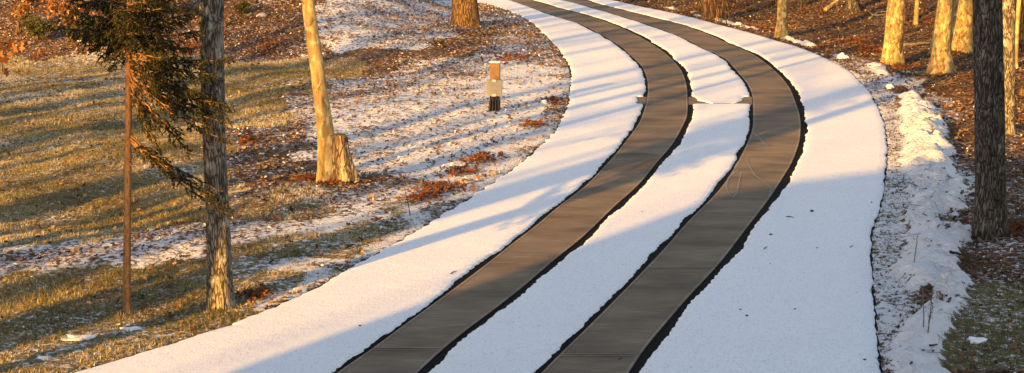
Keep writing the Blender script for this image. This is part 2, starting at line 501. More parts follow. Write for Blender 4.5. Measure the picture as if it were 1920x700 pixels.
# ------------------------------------------------------------------ driveway
ys = np.concatenate([np.arange(0.6, 17, .2), np.arange(17, 46, .03), np.arange(46, 66, .06), np.arange(66, 92, .3)])
PY0, PY1 = flat(1250, 197)[1], flat(1250, 182.5)[1]        # concrete cross pad
def rag(y, seed, amp=1.0):
    return amp * ((fbm(y * 14, y * 0 + seed, seed, 4) - .5) * .045 + (fbm(y * 1.1, y * 0, seed + 3, 3) - .5) * .09)
padf = sstep(ys, PY0 - .05, PY0 + .02) * (1 - sstep(ys, PY1 - .02, PY1 + .05))
padt = np.clip((ys - PY0) / (PY1 - PY0), 0, 1)
o_ll = at(E_LL, ys) - (.060 + rag(ys, 3)) * (1 - padf) - padf * (.17 + rag(ys, 4))
o_lr = at(E_LR, ys) + (.095 + rag(ys, 5)) * (1 - padf) + padf * (.42 - .30 * padt ** 1.0 + rag(ys, 6, 2.2))
o_rl = at(E_RL, ys) - (.070 + rag(ys, 7)) * (1 - padf) - padf * (.34 - .18 * padt + rag(ys, 8, 2))
o_rr = at(E_RR, ys) + (.100 + rag(ys, 9))
o_dl = at(E_DL, ys) + (fbm(ys * 5, ys * 0, 61, 4) - .5) * .10
o_dr = at(E_DR, ys) + .01 + (fbm(ys * 3, ys * 0, 63, 3) - .5) * .05

def strip(name, xa, xb, y, z, mat, cols=2, thick=0, soft=.03, kind='structure', parent=None):
    """sheet between two edges; with a thickness it gets rounded sides"""
    if thick:
        w = xb - xa
        us = [0, .0, soft * .5, soft, None, 1]
        X = [xa, xa + np.minimum(soft * .25, w * .2), xa + np.minimum(soft, w * .3)]
        Z = [z, z + thick * .65, z + thick]
        for k in range(1, cols):
            X.append(xa + soft + (w - 2 * soft) * k / cols); Z.append(z + thick)
        X += [xb - np.minimum(soft, w * .3), xb - np.minimum(soft * .25, w * .2), xb]
        Z += [z + thick, z + thick * .65, z]
    else:
        X = [xa + (xb - xa) * k / cols for k in range(cols + 1)]; Z = [z] * (cols + 1)
    X = np.stack(X, 1); n = X.shape[1]
    Y = np.repeat(y[:, None], n, 1); ZZ = np.zeros_like(X) + np.array(Z)[None, :]
    if thick: ZZ[:, 2:-2] += (fbm(X[:, 2:-2] * 2, Y[:, 2:-2] * 1.5, 81, 3) - .5) * .008
    V = np.stack([X.ravel(), Y.ravel(), ZZ.ravel()], 1)
    I = np.arange(len(y) * n).reshape(len(y), n)
    F = np.stack([I[:-1, :-1], I[:-1, 1:], I[1:, 1:], I[1:, :-1]], -1).reshape(-1, 4)
    o = link(name, np_mesh(name, V, F, True), mat, parent)
    if kind: o['kind'] = kind
    return o

strip('driveway', at(E_DL, ys) - .05, at(E_DR, ys) + .035, ys, 0.0, M['asphalt'], 8)
TH_S = .024
strip('snow_cover', o_dl, o_ll, ys, .003, M['snow'], 12, TH_S)
strip('snow_cover', o_rr, o_dr, ys, .003, M['snow'], 12, TH_S)
cut = [ys < PY0 - .01, ys > PY0 + .01]
for c in cut: strip('snow_cover', o_lr[c], o_rl[c], ys[c], .003, M['snow'], 10, TH_S)
# dark asphalt rim past the right snow edge stands in for its drop shadow
# concrete tracks: slabs with tooled margins
def track(EA, EB, joints):
    js = [0.6] + sorted(joints) + [92]
    for a, b in zip(js[:-1], js[1:]):
        m = (ys > a + .008) & (ys < b - .008)
        y = np.concatenate([[a + .008], ys[m], [b - .008]])
        xa, xb = at(EA, y), at(EB, y)
        strip('concrete_track', xa, xb, y, .008, M['conc'], 4)
        strip('concrete_track_margin', xa + .006, xa + .030, y, .012, M['conc_edge'], 1)
        strip('concrete_track_margin', xb - .030, xb - .006, y, .012, M['conc_edge'], 1)
        for q in (a + .015, b - .055):
            yy = np.array([q, q + .04])
            strip('concrete_track_margin', at(EA, yy) + .032, at(EB, yy) - .032, yy, .012, M['conc_edge'], 1)
jl = [flat(770, 656)[1], flat(975, 493)[1]]
jr = [flat(1120, 668)[1], flat(1270, 503)[1], flat(1380, 373)[1]]
sp = 4.05
for q in range(1, 14):
    jr.append(jr[2] + sp * q) if jr[2] + sp * q < 90 else None
    jl.append(jl[1] + sp * q) if jl[1] + sp * q < 90 else None
jl += [jl[0] - sp * k for k in (1, 2, 3, 4)]; jr += [jr[0] - sp * k for k in (1, 2, 3, 4)]
jl = [j for j in jl if j > 1 and abs(j - PY0) > .9 and abs(j - PY1) > .9] + [PY0, PY1]
jr = [j for j in jr if j > 1 and abs(j - PY0) > .9 and abs(j - PY1) > .9] + [PY1]
track(E_LL, E_LR, jl); track(E_RL, E_RR, jr)
yy = np.linspace(PY0, PY1, 12)
for xa, xb in ((at(E_LL, yy) - .30, at(E_LL, yy) - .008), (at(E_LR, yy) + .012, at(E_RL, yy) - .012)):
    strip('concrete_cross_pad', xa, xb, yy, .006, M['conc'], 6)
# faint dried salt trails on the right track
sm = MB()
for P in ([(1412,250),(1425,262),(1438,276)], [(1400,295),(1403,310),(1415,330),(1436,345),(1446,355),(1443,368)],
          [(1383,320),(1366,335),(1361,350),(1366,365),(1374,373),(1382,362),(1385,345),(1390,325)], [(1395,303),(1384,305),(1376,316)]):
    pts = []
    for a, b in zip(P[:-1], P[1:]):
        for k in range(4): pts.append((a[0] + (b[0] - a[0]) * k / 4, a[1] + (b[1] - a[1]) * k / 4))
    pts.append(P[-1]); G = [Vector((*flat(*p), .0)) for p in pts]
    V = []
    for i, p in enumerate(G):
        d = (G[min(i + 1, len(G) - 1)] - G[max(i - 1, 0)]).normalized(); nrm = Vector((-d.y, d.x, 0)); w = random.uniform(.006, .016)
        V += [(p + nrm * w)[:2] + (.0125,), (p - nrm * w)[:2] + (.0125,)]
    sm.add(V, [(2 * i, 2 * i + 1, 2 * i + 3, 2 * i + 2) for i in range(len(G) - 1)])
tag(sm.build('salt_trails', mat_plain('dried_salt', (.20, .19, .175), .9, .3, 50)), kind='structure')

# ------------------------------------------------------------------ scatter: leaves and grass
def in_view(x, y, mx=1.2):
    return (np.abs(x) < y * .24 + mx) & (y > 17) & (y < 64)

def frames(n, tilt):
    """random rotation matrices, mostly lying, tilt in rad (array)"""
    az = rng.uniform(0, 2 * np.pi, n); ta = rng.uniform(0, 2 * np.pi, n)
    ax = np.stack([np.cos(ta), np.sin(ta), np.zeros(n)], 1)
    u = np.stack([np.cos(az), np.sin(az), np.zeros(n)], 1); v = np.stack([-np.sin(az), np.cos(az), np.zeros(n)], 1)
    w = np.tile([0., 0, 1], (n, 1))
    def rot(a):
        c = np.cos(tilt)[:, None]; s_ = np.sin(tilt)[:, None]
        return a * c + np.cross(ax, a) * s_ + ax * (np.sum(ax * a, 1)[:, None]) * (1 - c)
    return rot(u), rot(v), rot(w)

LEAF = np.array([(-.5, 0, .0), (-.22, .26, .03), (-.05, .14, .0), (.12, .34, .05), (.25, .14, .02), (.5, 0, .06), (.25, -.14, .02), (.12, -.34, .05), (-.05, -.14, .0), (-.22, -.26, .03), (0., 0, -.03)])
LF = np.array([(10, 0, 9), (10, 9, 8), (10, 8, 7), (10, 7, 6), (10, 6, 5), (10, 5, 4), (10, 4, 3), (10, 3, 2), (10, 2, 1), (10, 1, 0)])
def leaves_mesh(name, P, size, tilt, rnd, mat, lift=.01, parent=None):
    n = len(P); u, v, w = frames(n, tilt)
    curl = rng.uniform(.3, 3.2, n)
    L = LEAF[None] * size[:, None, None] * np.array([1, 1, 1])
    lx, ly, lz = L[..., 0], L[..., 1], L[..., 2] * curl[:, None] + (ly_ := (L[..., 1] ** 2)) / size[:, None] * (curl[:, None] - .8) * .9
    V = P[:, None, :] + u[:, None, :] * lx[..., None] + v[:, None, :] * ly[..., None] + w[:, None, :] * lz[..., None]
    V[..., 2] += lift + (np.abs(np.sin(tilt)) * size * .3)[:, None]
    F = (LF[None] + (np.arange(n) * 11)[:, None, None]).reshape(-1, 3)
    me = np_mesh(name, V.reshape(-1, 3), F, False, {'rnd': np.repeat(rnd, 11)})
    return link(name, me, mat, parent)

def scatter(n, x0, x1, y0, y1, dens):
    x = rng.uniform(x0, x1, n); y = rng.uniform(y0, y1, n)
    k = in_view(x, y); x, y = x[k], y[k]
    g, s, er, el = masks(x, y)
    out = np.maximum(er, el)
    _, bs = berm(x, y)
    p = dens(x, y, g, s, er, el, bs) * (out > .03)
    k = rng.random(len(x)) < p
    return x[k], y[k], g[k], s[k], er[k], el[k]

def d_leaf(x, y, g, s, er, el, bs):
    clump = sstep(fbm(x * 1.3, y * 1.0, 131, 4), .40, .58)
    p = np.where(er > 0, .75, .46) * (.34 + .66 * clump)
    p = p * (1 - .86 * sstep(g, .2, .8))
    p = p * (1 - .96 * bs)
    p = np.where((er > 0) & (er < .45) & (y < 40), .62 * (1 - .97 * bs), p)
    p = p * (1 - .72 * sstep(s, .5, .78))
    p = np.where((el > 0) & (y > 46), np.minimum(1, p * 2.0), p)
    return np.clip(p, 0, 1)
x, y, g_, s_, er_, el_ = scatter(620000, -15, 17, 17, 64, d_leaf)
sz = rng.uniform(.035, .095, len(x)); ti = np.abs(rng.normal(0, .5, len(x)))
sz = np.where((er_ > 0) & (er_ < .6) & (y < 40), sz * .55, sz)
snowy = rng.random(len(x)) < (.05 + .42 * s_) * (1 - .8 * sstep(g_, .3, .8)) * np.where(er_ > 0, .55, 1)
r_ = np.where(snowy, rng.uniform(.80, 1.0, len(x)), rng.uniform(0, .80, len(x)) ** 1.0)
warm = sstep(fbm(x * .5, y * .4, 151, 3), .52, .7)
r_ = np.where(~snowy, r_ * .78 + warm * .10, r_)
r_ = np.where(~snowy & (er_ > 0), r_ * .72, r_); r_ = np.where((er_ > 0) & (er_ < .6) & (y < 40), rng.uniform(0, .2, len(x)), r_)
sz = np.where(snowy, sz * .7, sz)
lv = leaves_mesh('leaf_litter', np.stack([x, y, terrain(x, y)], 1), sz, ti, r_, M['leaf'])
tag(lv, kind='stuff')
# russet clumps of leaves
cl = [(590,338,60,.55),(625,345,40,.4),(560,335,40,.4),(465,265,30,.5),(900,300,60,.8),(870,325,60,.7),(830,355,70,.8),(790,375,60,.6),(480,555,50,.5),(1430,55,50,1.0),(1640,95,60,1.4),(1600,80,50,1.3),(1690,130,60,.9),(1870,180,60,1.3),(1900,225,50,1),(1740,40,60,1.5),(1850,420,50,.6),(1900,430,40,.6),(960,110,60,1.0),(1000,235,40,.5),(1040,190,40,.5),(500,90,80,1.2),(360,90,60,1.0)]
PX = []; 
for px, py, rr, dn in cl:
    c = hit(px, py); n = int(210 * dn)
    sx = rr / 4000 * c.y * .6
    a = rng.normal(0, 1, (n, 2)) * [sx, sx * 1.6] * .6
    PX.append(np.stack([c.x + a[:, 0], c.y + a[:, 1]], 1))
PX = np.concatenate(PX); out = np.maximum(at(E_DL, PX[:, 1]) - PX[:, 0], PX[:, 0] - at(E_DR, PX[:, 1])); PX = PX[out > .05]
lv = leaves_mesh('russet_leaf_litter', np.stack([PX[:, 0], PX[:, 1], terrain(PX[:, 0], PX[:, 1])], 1), rng.uniform(.04, .10, len(PX)), np.abs(rng.normal(0, .6, len(PX))), rng.uniform(0, .6, len(PX)), M['leaf_red'], .02)
tag(lv, kind='stuff')

# fine dead twigs lying in the litter
x, y, g_, s_, er_, el_ = scatter(30000, -15, 17, 17, 64, lambda x, y, g, s, er, el, bs: np.where(er > .3, .6, .25) * (1 - .9 * sstep(g, .2, .8)) * (1 - .8 * bs))
n = len(x); ln = rng.uniform(.08, .5, n) ** 1.2; an = rng.uniform(0, np.pi, n); d = np.stack([np.cos(an), np.sin(an), rng.normal(0, .18, n)], 1) * ln[:, None]
c_ = np.stack([x, y, terrain(x, y) + .02 + np.abs(d[:, 2]) * .5], 1); q = np.stack([-np.sin(an), np.cos(an), np.zeros(n)], 1) * rng.uniform(.002, .006, n)[:, None]; up = np.array([0, 0, 1.]) * .007
V = np.stack([c_ - d / 2 - q, c_ - d / 2 + q, c_ - d / 2 + up, c_ + d / 2 - q * .4, c_ + d / 2 + q * .4, c_ + d / 2 + up * .4], 1)
F = (np.array([(0, 1, 4, 3), (1, 2, 5, 4), (2, 0, 3, 5)])[None] + (np.arange(n) * 6)[:, None, None]).reshape(-1, 4)
tag(link('twig_litter', np_mesh('twig_litter', V.reshape(-1, 3), F, False), M['grey_twig']), kind='stuff')

def d_grass(x, y, g, s, er, el, bs):
    patch = sstep(fbm(x * 1.7, y * 1.4, 201, 3) + (g - .5) * .7 - (s - .3) * .5, .42, .62)
    p = patch * sstep(g, .1, .6) * (1 - bs)
    edge = ((el > .02) & (el < .35) & (y < 40)) * .18
    edge2 = ((er > .05) & (er < .5) & (y < 38) & (bs < .15)) * .10
    return np.clip(np.maximum(np.maximum(p, edge), edge2), 0, 1) * np.clip(1.15 - (y - 17) / 55, .35, 1)
x, y, g_, s_, er_, el_ = scatter(560000, -14, 9, 17, 48, d_grass)
n = len(x); NB = 3
bx = np.repeat(x, NB) + rng.normal(0, .012, n * NB); by = np.repeat(y, NB) + rng.normal(0, .012, n * NB)
bz = np.repeat(terrain(x, y), NB) - .004
hh = rng.uniform(.02, .055, n * NB) * np.repeat(.6 + .9 * vnoise(x * 5, y * 4, 7), NB); ww = rng.uniform(.0025, .0055, n * NB)
an = rng.uniform(0, 2 * np.pi, n * NB); ln = rng.uniform(.3, 1.3, n * NB)
d = np.stack([np.cos(an), np.sin(an), np.zeros_like(an)], 1); q = np.stack([-np.sin(an), np.cos(an), np.zeros_like(an)], 1)
B0 = np.stack([bx, by, bz], 1)
V = np.stack([B0 - q * ww[:, None], B0 + q * ww[:, None],
              B0 + d * (hh * ln * .9)[:, None] + np.array([0, 0, 1]) * (hh / (1 + ln * .4))[:, None]], 1)
rn = np.clip(np.repeat(.60 + (fbm(x * .8, y * .7, 211, 3) - .5) * 1.1, NB) + rng.normal(0, .2, n * NB), 0, 1)
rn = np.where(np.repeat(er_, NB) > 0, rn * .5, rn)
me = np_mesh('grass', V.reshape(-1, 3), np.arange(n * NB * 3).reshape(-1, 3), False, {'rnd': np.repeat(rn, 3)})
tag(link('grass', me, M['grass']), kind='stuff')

# ------------------------------------------------------------------ trees
def bark_mesh(path, radii, n=36, step=.05, furrow=.07, seed=0, flare=0.0, lobes=5, origin=None, cap=True, fz=1.2, fa=7):
    """trunk surface through path points (Vectors relative to origin)"""
    P = np.array([tuple(p) for p in path]); R = np.array(radii, float)
    dl = np.r_[0, np.cumsum(np.linalg.norm(np.diff(P, axis=0), axis=1))]
    L = dl[-1]; s_ = [0.]; 
    while s_[-1] < L: s_.append(s_[-1] + (step if s_[-1] < 5.5 else step * 6))
    s_ = np.array(s_[:-1] + [L])
    # smooth interpolation
    X = np.stack([np.interp(s_, dl, P[:, k]) for k in range(3)], 1)
    k = np.exp(-.5 * (np.arange(-4, 5) / 2.) ** 2); k /= k.sum()
    for c in (0, 1): 
        t = np.pad(X[:, c], 4, mode='edge'); t2 = np.convolve(t, k, 'valid'); t2[0] = X[0, c]; t2[-1] = X[-1, c]; X[:, c] = t2
    r = np.interp(s_, dl, R)
    a = np.linspace(0, 2 * np.pi, n, endpoint=False)
    S, A = np.meshgrid(s_, a, indexing='ij')
    ca, sa = np.cos(A), np.sin(A)
    # furrows: periodic in angle via cos/sin domain
    q = fbm(ca * fa * .5 + 30 + S * .15, sa * fa * .5 + S * fz, seed, 3) - .5
    big = fbm(ca * 1.2 + 9, sa * 1.2 + S * .8, seed + 50, 2) - .5
    rr = r[:, None] * (1 + furrow * 2.2 * q + .14 * big)
    ph = seed * 1.7
    lob = (.5 + .5 * np.cos(A * lobes + ph + np.sin(A * 2 + seed) * .9)) ** 1.5
    rr = rr + r[0] * flare * lob * np.exp(-S / (.16 + r[0] * .5)) 
    V = np.stack([X[:, 0][:, None] + rr * ca, X[:, 1][:, None] + rr * sa, np.repeat(X[:, 2][:, None], n, 1)], -1).reshape(-1, 3)
    m_ = len(s_); I = np.arange(m_ * n).reshape(m_, n); J = np.roll(I, -1, 1)
    F = np.stack([I[:-1], J[:-1], J[1:], I[1:]], -1).reshape(-1, 4)
    if cap:
        V = np.vstack([V, X[-1]]); c = len(V) - 1
        t_ = np.stack([I[-1], J[-1], np.full(n, c), np.full(n, c)], -1)
        F = np.vstack([F, t_[:, [0, 1, 2, 2]]])
    return V, F

def mesh_from(V, F, name):
    me = bpy.data.meshes.new(name)
    me.from_pydata([tuple(v) for v in V], [], [tuple(dict.fromkeys(f)) for f in F.tolist()])
    for p in me.polygons: p.use_smooth = True
    me.update(); return me

def grow_branches(mb, start, direc, length, rad, depth, rnd, droop=0.02):
    pts = [Vector(start)]; d = Vector(direc).normalized(); seg = max(3, int(length / .5)); st = length / seg; rads = [rad]
    for i in range(seg):
        d = (d + Vector((rnd.uniform(-.18, .18), rnd.uniform(-.18, .18), rnd.uniform(-.10, .20) - droop))).normalized()
        pts.append(pts[-1] + d * st); rads.append(rad * (1 - (i + 1) / (seg + .6)))
        if depth > 0 and i > 0 and rnd.random() < .8:
            a = rnd.uniform(0, 6.28); sd = (d + Vector((math.cos(a), math.sin(a), rnd.uniform(-.1, .5))) * .9).normalized()
            grow_branches(mb, pts[-1], sd, length * rnd.uniform(.35, .6), rads[-1] * .6, depth - 1, rnd, droop)
    mb.tube(pts, rads, 5 if rad > .02 else 3, False)

def deciduous(name, label, pts, mat, height, seed, base=None, flare=.25, furrow=.07, group=None, cat='tree', lobes=5, yoff=0, branch=True, first=5.0, nring=36, fa=7, fz=1.2, parts=True):
    """pts: (px, py, width_px) from the base up, as seen in the photo"""
    b = hit(*(base or pts[0][:2]))
    root = empty(name, b); tag(root, label, cat, group)
    scale = FPX / math.hypot(b.y, H)
    path = []; rad = []
    for px, py, w in pts:
        p = at_depth(px, py, b.y + yoff); path.append(p - b); rad.append(w / scale / 2)
    path[0].z = -.12
    top = path[-1]; dirn = (path[-1] - path[max(0, len(path) - 3)]); dirn = dirn / max(dirn.z, .1)
    rr = rad[-1]; z = top.z; rnd = random.Random(seed)
    cur = top.copy(); sl = dirn * 1.0
    while cur.z < height:
        st = min(1.5, height - cur.z + .01)
        sl = Vector((sl.x * .8 + rnd.uniform(-.04, .04), sl.y * .8 + rnd.uniform(-.04, .04), 1)); cur = cur + sl * st
        path.append(cur.copy()); rad.append(max(.015, rr * (1 - .93 * (cur.z - z) / (height - z))))
    V, F = bark_mesh(path, rad, nring, .05, furrow, seed, flare, lobes, fa=fa, fz=fz)
    link('trunk', mesh_from(V, F, 'trunk'), mat, root)
    if branch:
        mb = MB(); nb = 9 + int(height / 2)
        for i in range(nb):
            hz = first + (height - first) * (i + .3) / nb
            k = 0
            while k < len(path) - 2 and path[k + 1].z < hz: k += 1
            t = (hz - path[k].z) / max(.01, path[k + 1].z - path[k].z); p = path[k].lerp(path[k + 1], min(1, t)); r0 = rad[k] + (rad[k + 1] - rad[k]) * t
            a = i * 2.4 + rnd.uniform(-.5, .5)
            grow_branches(mb, p, (math.cos(a), math.sin(a), rnd.uniform(.35, 1.0)), (height - hz) * .38 + 1.2, r0 * .42, 2, rnd)
        mb.build('branches', mat, root, smooth=True)
    return root

# --- left side
deciduous('oak_tree', 'grey furrowed trunk with low golden sunlit strip, behind the spruce boughs', [(412,577,60),(412,565,52),(411,520,47),(409,430,45),(405,350,43),(401,260,42),(399,150,42),(397,60,43),(398,0,43)], M['oak'], 14, 3, flare=.18, furrow=.09, nring=44)
ok = bpy.data.objects['oak_tree']; mb = MB()
mb.tube([at_depth(382, y_, ok.location.y - .02) - ok.location for y_ in (8, 18, 27, 36, 44)], [.02, .045, .055, .04, .015], 9)
mb.build('burl', M['oak'], ok, smooth=True)
# pale leaning tree with a sawn stub
b = hit(640, 342)
root = empty('leaning_tree', b); tag(root, 'pale leaning trunk joined at its foot to a short sawn off stem', 'tree')
sc = FPX / math.hypot(b.y, H)
def pth(L, Y): return [at_depth(p[0], p[1], Y) - b for p in L], [p[2] / sc / 2 for p in L]
pa, ra = pth([(620,336,54),(619,325,46),(616,300,40),(613,270,34),(607,220,29),(600,170,27),(592,110,26),(584,60,25),(577,0,24),(560,-120,22),(548,-260,19),(542,-420,15),(540,-700,9),(545,-1000,3)], b.y)
pa[0].z = -.12
V, F = bark_mesh(pa, ra, 36, .05, .05, 8, .35, 4); link('trunk', mesh_from(V, F, 'trunk'), M['maple'], root)
pa2, ra2 = pth([(645,341,56),(644,325,50),(640,305,40),(637,280,33),(635,262,31),(635,253,30)], b.y - .05)
pa2[0].z = -.12
V, F = bark_mesh(pa2, ra2, 32, .03, .10, 19, .35, 5)
st = link('stub', mesh_from(V, F, 'stub'), M['stub'], root); st['label'] = 'sawn off stub with a jagged flat top'
mb = MB(); rnd = random.Random(4)
for i in range(9):
    k = 9 + i % 4; p = pa[k].lerp(pa[k + 1], rnd.random()); a = i * 2.4
    grow_branches(mb, p, (math.cos(a), math.sin(a), .7), 2.2, ra[k] * .45, 2, rnd)
mb.build('branches', M['maple'], root, smooth=True)

deciduous('oak_tree', 'thick brown trunk beside the far inner bend of the driveway, sunlit on its left', [(873,50,62),(872,42,54),(871,20,50),(870,0,48),(869,-60,46)], M['brown_bark'], 17, 12, flare=.15, furrow=.10)

# --- right side
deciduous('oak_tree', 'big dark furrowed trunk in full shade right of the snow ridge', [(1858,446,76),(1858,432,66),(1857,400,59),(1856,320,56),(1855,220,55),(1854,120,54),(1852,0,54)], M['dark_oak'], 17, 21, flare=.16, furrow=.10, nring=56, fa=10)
deciduous('oak_tree', 'brown grey trunk half hidden behind the big dark shaded trunk', [(1888,252,36),(1888,240,31),(1888,180,30),(1889,90,29),(1890,0,30)], M['oak'], 15, 25, flare=.15)
deciduous('maple_tree', 'pale patchy trunk right of the leaf pile, with a snapped shoot on its right side', [(1672,121,46),(1673,112,39),(1675,80,35),(1678,40,34),(1681,0,32)], M['patchy'], 15, 31, flare=.3, furrow=.07)
sh = bpy.data.objects['maple_tree']; bb = sh.location
mb = MB()
P_ = [at_depth(1686,100,bb.y-.12)-bb, at_depth(1688,78,bb.y-.14)-bb, at_depth(1692,62,bb.y-.14)-bb]
mb.tube(P_, [.05,.045,.02], 7); mb.tube([P_[1], at_depth(1687,58,bb.y-.14)-bb], [.03,.012], 6)
mb.build('broken_shoot', M['brown_bark'], sh, smooth=True)
deciduous('maple_tree', 'pale trunk with a widely flared foot, in front of the giant golden trunk', [(1766,137,64),(1766,128,50),(1765,112,40),(1766,85,34),(1769,40,31),(1774,0,29)], M['patchy'], 15, 35, flare=.35, furrow=.04, lobes=4)
deciduous('maple_tree', 'slim leaning trunk tucked behind the pale flared trunk', [(1750,103,24),(1752,92,17),(1757,60,14),(1764,20,13),(1768,0,12)], M['maple'], 12, 37, flare=.2, furrow=.03)
deciduous('oak_tree', 'giant golden lit trunk with spreading roots and a dark right flank', [(1803,97,84),(1803,88,70),(1804,70,60),(1806,40,55),(1810,0,54)], M['patchy'], 19, 39, flare=.45, furrow=.10, lobes=6, nring=56)
deciduous('maple_tree', 'slender pale trunk at the driveway outer bend, nearest the snowy shoulder', [(1466,67,26),(1466,60,23),(1467,35,20),(1468,0,19)], M['patchy'], 13, 43, flare=.25, furrow=.05)
deciduous('oak_tree', 'stout orange lit trunk among upright saplings at the top right of the driveway', [(1331,36,32),(1330,28,29),(1329,0,27)], M['brown_bark'], 15, 47, flare=.12)
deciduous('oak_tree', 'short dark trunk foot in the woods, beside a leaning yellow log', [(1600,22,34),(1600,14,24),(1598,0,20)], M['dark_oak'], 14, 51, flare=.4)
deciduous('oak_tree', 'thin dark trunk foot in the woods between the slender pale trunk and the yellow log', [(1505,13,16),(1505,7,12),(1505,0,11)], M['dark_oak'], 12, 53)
deciduous('oak_tree', 'orange brown trunk just behind the slender pale trunk', [(1457,9,10),(1456,0,9)], M['brown_bark'], 12, 54)
deciduous('oak_tree', 'dark brown trunk close behind the pale patchy trunk', [(1693,42,15),(1693,32,13),(1692,0,12)], M['brown_bark'], 13, 55)
deciduous('maple_tree', 'very thin golden trunk standing between two pale patchy trunks', [(1716,48,12),(1717,40,9),(1720,0,8)], M['maple'], 11, 57, flare=.1, furrow=.02)
deciduous('maple_tree', 'thin golden stem at the right edge, behind the brown grey trunk', [(1904,128,14),(1904,110,9),(1907,50,8),(1911,0,8)], M['maple'], 10, 59, flare=.1, furrow=.02)
deciduous('oak_tree', 'dim brown trunk at the top right corner', [(1912,75,16),(1913,40,13),(1916,0,12)], M['brown_bark'], 12, 60)
for i, (px, py, w) in enumerate([(1630,-8,18),(1560,-22,16),(1735,-10,14),(1400,-20,18),(1260,-12,10),(1840,-10,26),(1655,-30,20)]):
    deciduous('oak_tree', 'bare trunk deeper in the woods beyond the top of the picture', [(px,py,w),(px,py-30,w*.9)], M['oak'], 14, 200 + i, group='trunks deeper in the woods')

# --- trees behind and left of the viewer, whose trunks throw the stripes
protos = []
for k, (hgt, r0, mt) in enumerate([(15, .17, 'oak'), (13, .11, 'maple'), (18, .24, 'dark_oak'), (10, .055, 'brown_bark')]):
    root = empty('caster_tree', (-200 - 10 * k, -100, 0)); rnd = random.Random(70 + k)
    path = [Vector((0, 0, -.3))]; rad = [r0 * 1.2]
    while path[-1].z < hgt:
        path.append(path[-1] + Vector((rnd.uniform(-.035, .035), rnd.uniform(-.035, .035), 1.0))); rad.append(max(.012, r0 * max(0.0, 1 - path[-1].z / (hgt + .5)) ** .8))
    V, F = bark_mesh(path, rad, 16, .25, .06, 70 + k, .2); link('trunk', mesh_from(V, F, 'trunk'), M[mt], root)
    mb = MB()
    for i in range(8):
        hz = hgt * (.50 + .48 * i / 8); q = min(int(hz), len(path) - 2); a = i * 2.4 + k
        grow_branches(mb, path[q], (math.cos(a), math.sin(a), rnd.uniform(.3, .9)), (hgt - hz) * .35 + .9, rad[q] * .4, 1, rnd)
    mb.build('branches', M[mt], root, smooth=True)
    protos.append(root)
DX, DY = math.sin(AZ), math.cos(AZ)
def caster(px, py, t, kind, rz=0, scl=1.0, off=0.0):
    gx_, gy_ = flat(px, py); X = gx_ - DX * t + DY * off; Y = gy_ - DY * t - DX * off
    src = protos[kind]
    r = src.copy(); COL.objects.link(r)
    for ch in src.children:
        c = ch.copy(); COL.objects.link(c); c.parent = r
    r.location = (X, Y, float(terrain(np.array([X]), np.array([Y]))[0])); r.rotation_euler = (0, 0, rz); r.scale = (scl, scl, 1)
    tag(r, 'bare tree outside the left edge of the picture, beside the house', 'tree', 'trees outside the left edge')
    return r
CAST = [(640,560,75,1,.7),(860,520,62,0,.8),(1000,330,50,3,1.5),(1010,270,44,3,1.2), # px, py of a stripe, distance back to the tree, prototype, scale
    (930,373,26,2,1.0),(1085,311,34,0,1.1),(1085,262,30,3,1.1),(1105,214,40,1,1.1),
    (1150,168,25,1,.75),(1130,140,36,3,1.4),(1120,118,42,3,1.5),(1105,95,46,0,1.1),(1080,76,34,1,1),(1060,60,52,1,1.3),
    (1020,41,50,0,1.1),(990,24,56,0,1.2),(960,12,60,1,1.3),
    (120,195,22,1,1.0),(110,240,26,2,1.2),(60,250,17,1,1.2),(150,352,15,0,1.15),(200,445,14,0,1.0,'s'),
    (520,495,22,0,1.2),(480,130,40,1,1.5),(330,170,34,1,1.2),(300,115,40,2,1.2),(760,60,60,2,1.4),(700,75,66,0,1.2),(800,75,58,0,1.5),
    (1270,48,75,2,1.2),(1360,66,80,0,1.2),(1530,169,48,1,1.0),(1450,140,50,1,1.4),(1600,60,80,2,1.4),
]
for i, c_ in enumerate(CAST):
    caster(*c_[:4], i * 1.3, c_[4], off=-.75 if len(c_) > 5 else 0)
for r in protos:
    for ch in list(r.children): bpy.data.objects.remove(ch)
    bpy.data.objects.remove(r)
def evergreen(px, py, t, hh, ww, seed, label):  # unseen conifers added as shadow casters, kept short to shade the lawn
    gx_, gy_ = flat(px, py); X = gx_ - DX * t; Y = gy_ - DY * t; rnd = random.Random(seed)
    root = empty('shade_evergreen', (X, Y, float(terrain(np.array([X]), np.array([Y]))[0]))); tag(root, label, 'shade evergreen')
    mb = MB(); mb.tube([(0, 0, -.1), (0, 0, hh * .5), (0, 0, hh)], [.05, .03, .005], 7); mb.build('trunk', M['spruce_bark'], root, smooth=True)
    V = []; F = []; Rn = []
    for i in range(9000):
        z = hh * (1 - rnd.random() ** .5 * .95); r = ww * (1 - z / hh) * rnd.uniform(.2, 1); a = rnd.uniform(0, 6.28)
        p = Vector((math.cos(a) * r, math.sin(a) * r, z - r * .25)); o = Vector((math.cos(a), math.sin(a), rnd.uniform(-.8, .2))) * rnd.uniform(.06, .16); q = Vector((-math.sin(a), math.cos(a), 0)) * .02
        k = len(V); V += [tuple(p - q), tuple(p + q), tuple(p + o)]; F.append((k, k + 1, k + 2)); c = rnd.random(); Rn += [c, c, c]
    link('foliage', np_mesh('foliage', np.array(V), np.array(F), False, {'rnd': np.array(Rn)}), M['needle'], root)
evergreen(150, 566, 8, 1.9, .7, 1, 'unseen evergreen added for lawn shade outside the lower left corner, nearest the driveway')
evergreen(60, 615, 9, 2.2, .9, 2, 'unseen evergreen added for lawn shade outside the lower left corner, farther out on the lawn')
evergreen(120, 455, 10, 2.8, .75, 3, 'taller unseen evergreen added for lawn shade outside the left edge, on the lawn')
evergreen(100, 352, 9, 3.0, .65, 4, 'narrow unseen evergreen added for lawn shade outside the left edge, beside the lawn')
